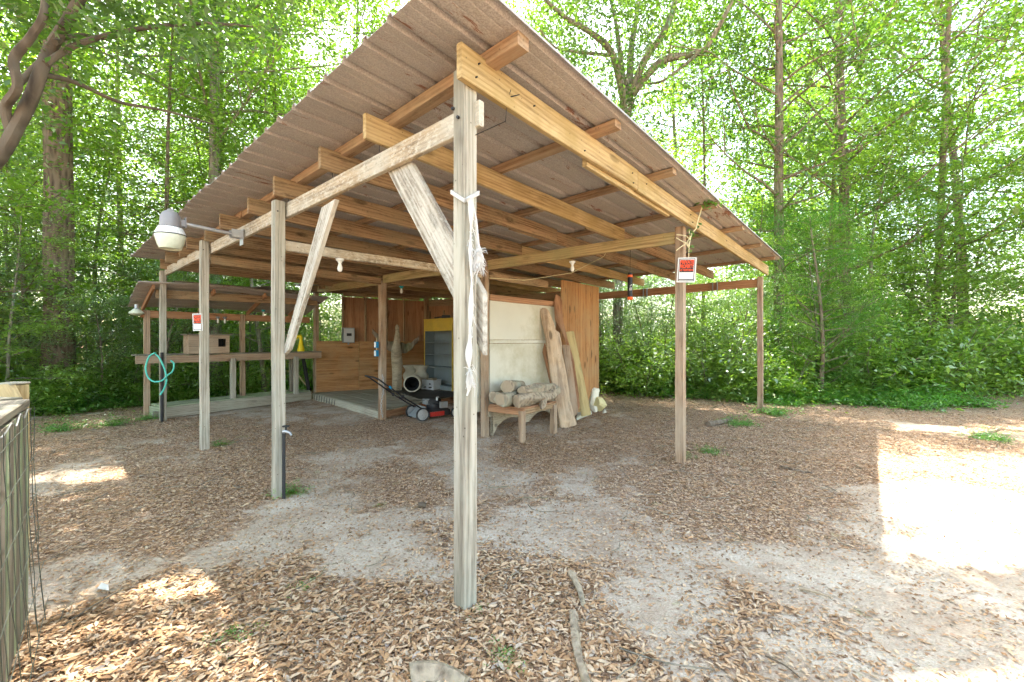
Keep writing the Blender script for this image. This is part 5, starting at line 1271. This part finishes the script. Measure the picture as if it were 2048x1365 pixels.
LS = {'shrubA': 'green leafy bush at the wood edge %s', 'shrubB': 'tall dark bush at the wood edge %s', 'shrubC': 'low bright bush at the wood edge %s'}
placed = [p for p in placed if False]
placed = []
print('mid', fill(['under', 'underD', 'under'], 60, 9.0, 14.5, 1.15, .38, .62, {'under': 'head high light green sapling at the wood edge %s', 'underD': 'bushy dark sapling at the wood edge %s'}, 'tree', 'saplings %s', .3))
placed = []
print('shrub', fill(['shrubA', 'shrubB', 'shrubC'], 95, 8.5, 15, .95, .7, 1.2, LS, 'bush', 'bushes %s', .4))
print('shrub2', fill(['shrubA', 'shrubB'], 80, 13, 28, 1.4, 1.2, 2.2, {k_: v_.replace('at the wood edge', 'inside the woods') for k_, v_ in LS.items()}, 'bush', 'inner bushes %s', 0))
placed = []
placed = []
print('edge', fill(['shrubC', 'low', 'shrubC'], 46, 7.5, 13, .8, .5, .9, {'shrubC': 'low sprawling bright bush at the yard edge %s', 'low': 'leafy clump at the yard edge %s'}, 'bush', 'edge bushes %s', -.9))
placed = []
print('low', fill(['low', ], 120, 8, 14, .45, .6, 1.3, {'low': 'ankle high seedling clump at the yard edge %s'}, 'plant', 'seedling clumps %s', -1.3))
# seedlings named by place in the yard
for px_, py_, s_, lb in ((575, 985, .35, 'small green plant at the foot of the second left post'), (1420, 905, .35, 'small green plant right of the middle right post foot'), (1372, 915, .25, 'green sprig at the foot of the middle right post'),
    (440, 800 + 90, .3, 'tiny green plant beside the third left post'), (470, 1285, .22, 'green seedling in the leaves at the bottom left'),
    (600, 1185, .16, 'single bright seedling near the left sandy patch'), (955, 1225, .14, 'green sprout right behind the front post foot'), (120, 860, .7, 'leafy clump at the foot of the big pine'), (230, 850, .6, 'leafy clump left of the lean-to'),
    (300, 838, .45, 'small clump at the front corner of the lean-to'), (1480, 850, .6, 'green clump before the right rear post'), (1550, 830, .8, 'green clump beside the right rear post'), (1980, 880, .6, 'grassy clump at the far right of the yard'), (1010, 1320, .2, 'yellow green sprout at the bottom centre'), (760, 1010, .12, 'tiny weed on the bare sand under the shed front'), (1310, 1010, .1, 'tiny green sprout in the litter right of the shed')):
    p = Zp(px_, py_, 0); s_ = s_ * .8; plant('low', p.x, p.y, s_, px_ * .37, lb, 'plant')
for i, (px_, Y_, s_, k_) in enumerate(((1290, 11.2, 1.3, 'shrubA'), (1345, 12.0, 1.7, 'shrubC'), (1430, 11.0, 1.5, 'shrubA'), (1475, 10.4, 1.2, 'shrubC'), (1570, 10.3, 1.4, 'shrubC'), (1600, 11.6, 1.9, 'shrubA'), (1720, 10.5, 1.7, 'shrubC'), (1790, 11.2, 2.0, 'shrubC'), (1870, 10.9, 1.5, 'shrubA'), (1950, 11.3, 1.7, 'shrubC'), (2030, 11.6, 1.9, 'shrubA'), (1240, 12.4, 1.5, 'shrubC'), (240, 9.6, 1.3, 'shrubC'), (60, 8.8, 1.3, 'shrubC'))):
    x_, y_ = atpx(px_, Y_); z_ = zone(x_, y_)
    plant(k_, x_, y_, s_, i * 1.7, 'full fresh green bush facing the yard ' + z_, 'bush', 'full bushes facing the yard')
# --- canopy trees standing beside the yard (their crowns shade it)
def bigtree(name, label, x, y, H, r0, cr, base, seed, leaf='leaf_a', barkm='bark_grey', nper=80, nb=44, up=.3):
    b, tips = skeleton(seed, H, r0, base, cr, nb, up=up, sub=6)
    t = thing(name, label, 'tree', (x, y, GH(x, y)))
    for me, n_ in ((b.mesh('trunk', M_[barkm]), 'trunk'), (crown('crown', tips, nper, .14, .45, seed, M_[leaf], org=(x, y)), 'crown')):
        o = bpy.data.objects.new(n_, me); C.objects.link(o); o.parent = t
    return t
bigtree('oak_tree', 'broad oak standing outside the fence left of the yard', -8.6, 4.2, 15, .3, 6.5, .52, 41)
bigtree('oak_tree', 'broad oak in the woods behind the left end of the shed', -7.8, 11.2, 16, .18, 5.5, .40, 42, leaf='leaf_y', nper=60)
# --- curved limbs at the top left corner: a leaning tree with its foot outside the frame
def limb(pts, rad, b): b.tube(smooth([Vector(p) for p in pts], 5), list(np.interp(np.linspace(0, 1, (len(pts) - 1) * 5 + 1), np.linspace(0, 1, len(rad)), rad)), 12, jitter=.18)
Yl = 4.6; q = lambda x, y, dY=0: px3(x, y, Yl + dY)
b = MB(); foot = Vector((-7.2, 4.3, -.2))
limb([foot, Vector((-6.9, 4.35, 1.2)), q(-140, 420), q(-20, 335), q(40, 245), q(80, 150), q(100, 100, .1), q(140, 35, .1), q(190, -60, .2), q(260, -220, .4)], [.13, .11, .085, .07, .064, .06, .055, .05, .045, .03], b)
limb([q(22, 262), q(12, 215, -.1), q(35, 175, -.2), q(28, 120, -.2), q(62, 75, -.2), q(90, 20, -.2), q(85, -80, 0)], [.05, .045, .042, .042, .038, .034, .02], b)
limb([q(30, 190, -.1), q(42, 165), q(75, 130, .1), q(90, 118, .1)], [.02, .03, .03, .03], b)
limb([q(92, 128), q(150, 92, .2), q(230, 68, .3), q(330, 52, .5), q(430, 48, .8), q(560, 60, 1.2)], [.035, .03, .026, .022, .018, .01], b)
limb([q(85, 150), q(150, 165, .3), q(240, 205, .7), q(330, 222, 1.0), q(430, 250, 1.4)], [.03, .024, .02, .014, .008], b)
limb([q(110, 85), q(160, 70, .5), q(215, 78, .8), q(270, 58, 1.0)], [.03, .02, .02, .01], b)
tt = thing('leaning_tree', 'smooth barked tree with curved tan limbs reaching in at the top left corner', 'tree', foot)
b.build('trunk', M_['bark_smooth'], tt, True)
rs = np.random.RandomState(8); tp = []
for i in range(210):
    x_ = rs.uniform(-60, 620); y_ = rs.uniform(-200, 60) + max(0, rs.randn() * 90) * (1 if x_ < 420 else .4); dd = rs.uniform(-.3, 3.2)
    tp.append((q(x_, y_, dd), 1))
for i in range(90):
    tp.append((Vector((rs.uniform(-7, -2.0), rs.uniform(2.5, 6.5), rs.uniform(5.6, 8.0))), 1))
o = bpy.data.objects.new('crown', crown('crown', tp, 42, .10, .22, 9, M_['leaf_k'], flat=.45, org=(0, 0))); C.objects.link(o); put(o, tt)
# --- spreading tree above the right end of the roof
Ys = 12.5; q = lambda x, y, dY=0: px3(x, y, Ys + dY)
b = MB(); f2 = Vector(((1236 - CX) / F * Ys, Ys, .0))
limb([f2, q(1236, 420), q(1240, 280), q(1255, 200)], [.15, .15, .17, .21], b)
for pts, r_ in (([(1250, 215), (1225, 110, -.5), (1180, 65, -1), (1130, 35, -1.5), (1080, -10, -2)], .11), ([(1252, 205), (1240, 110), (1232, 50), (1215, -30)], .09), ([(1258, 195), (1262, 100, .5), (1275, 20, .6), (1285, -80, 1)], .12),
        ([(1262, 190), (1290, 120, -.3), (1330, 60, -.5), (1350, 0, -.5), (1355, -80, -.5)], .12), ([(1265, 190), (1320, 125, -.6), (1400, 105, -1), (1425, 75, -1.2), (1450, 30, -1.4), (1480, -30, -1.5)], .11), ([(1225, 112, -.5), (1160, 105, -1.2), (1110, 95, -1.7), (1080, 60, -2)], .05), ([(1400, 104, -1), (1330, 160, -.8), (1290, 168)], .05)):
    limb([q(*p) for p in pts], [r_, r_ * .8, r_ * .6, r_ * .35], b)
t2 = thing('spreading_tree', 'large spreading tree whose fan of limbs shows above the right side of the roof', 'tree', f2)
b.build('trunk', M_['bark_grey'], t2, True)
rs = np.random.RandomState(18); tp = []
for i in range(330):
    a_ = rs.uniform(0, np.pi); r_ = rs.uniform(.35, 1.0) ** .6
    x_ = 1270 + 260 * r_ * np.cos(a_) * 1.0; y_ = 200 - 330 * r_ * np.sin(a_); tp.append((q(x_, y_, rs.uniform(-2.5, 2.5)), 1))
for i in range(110): tp.append((q(1255 + rs.randn() * 75, rs.uniform(-60, 190), rs.uniform(-2, 2)), 1))
for i in range(60): tp.append((q(1240 + rs.randn() * 28, rs.uniform(190, 420), rs.uniform(-.6, .3)), 1))
o = bpy.data.objects.new('crown', crown('crown', tp, 42, .12, .30, 19, M_['leaf_a'], flat=.6)); C.objects.link(o); put(o, t2)
for i in range(150):                           # unseen leaf clusters added high over the roof to shade the yard
    tp.append((Vector((rs.uniform(-2.5, 5.5), rs.uniform(5.0, 12), rs.uniform(9.6, 12))), 1))
for i in range(800): tp.append((Vector((rs.uniform(-1.8, 3.6), rs.uniform(2.9, 7.0), rs.uniform(9.2, 11.0))), 1))  # dense out-of-view leaves added to shade the ground in front of the sun patch
[c_ for c_ in t2.children if c_.name.startswith('crown')][0].data = crown('crown', tp, 42, .12, .32, 19, M_['leaf_k'], flat=.6, org=(0, 0))
# --- background woodland mass
rs = np.random.RandomState(31); nb_ = 5200
a_ = rs.uniform(-1.25, 1.25, nb_); rr = rs.uniform(27, 48, nb_); zz = rs.uniform(0, 1, nb_) ** 1.7 * 23
tp = [(Vector((rr[i] * math.sin(a_[i]), rr[i] * math.cos(a_[i]), zz[i])), 1) for i in range(nb_)]
me = crown('far_woodland', tp, 30, .30, .8, 32, M_['leaf_a'], flat=.7)
o = bpy.data.objects.new('far_woodland', me); C.objects.link(o); tag(o, 'distant leafy woodland closing the view', 'woodland', kind='stuff')
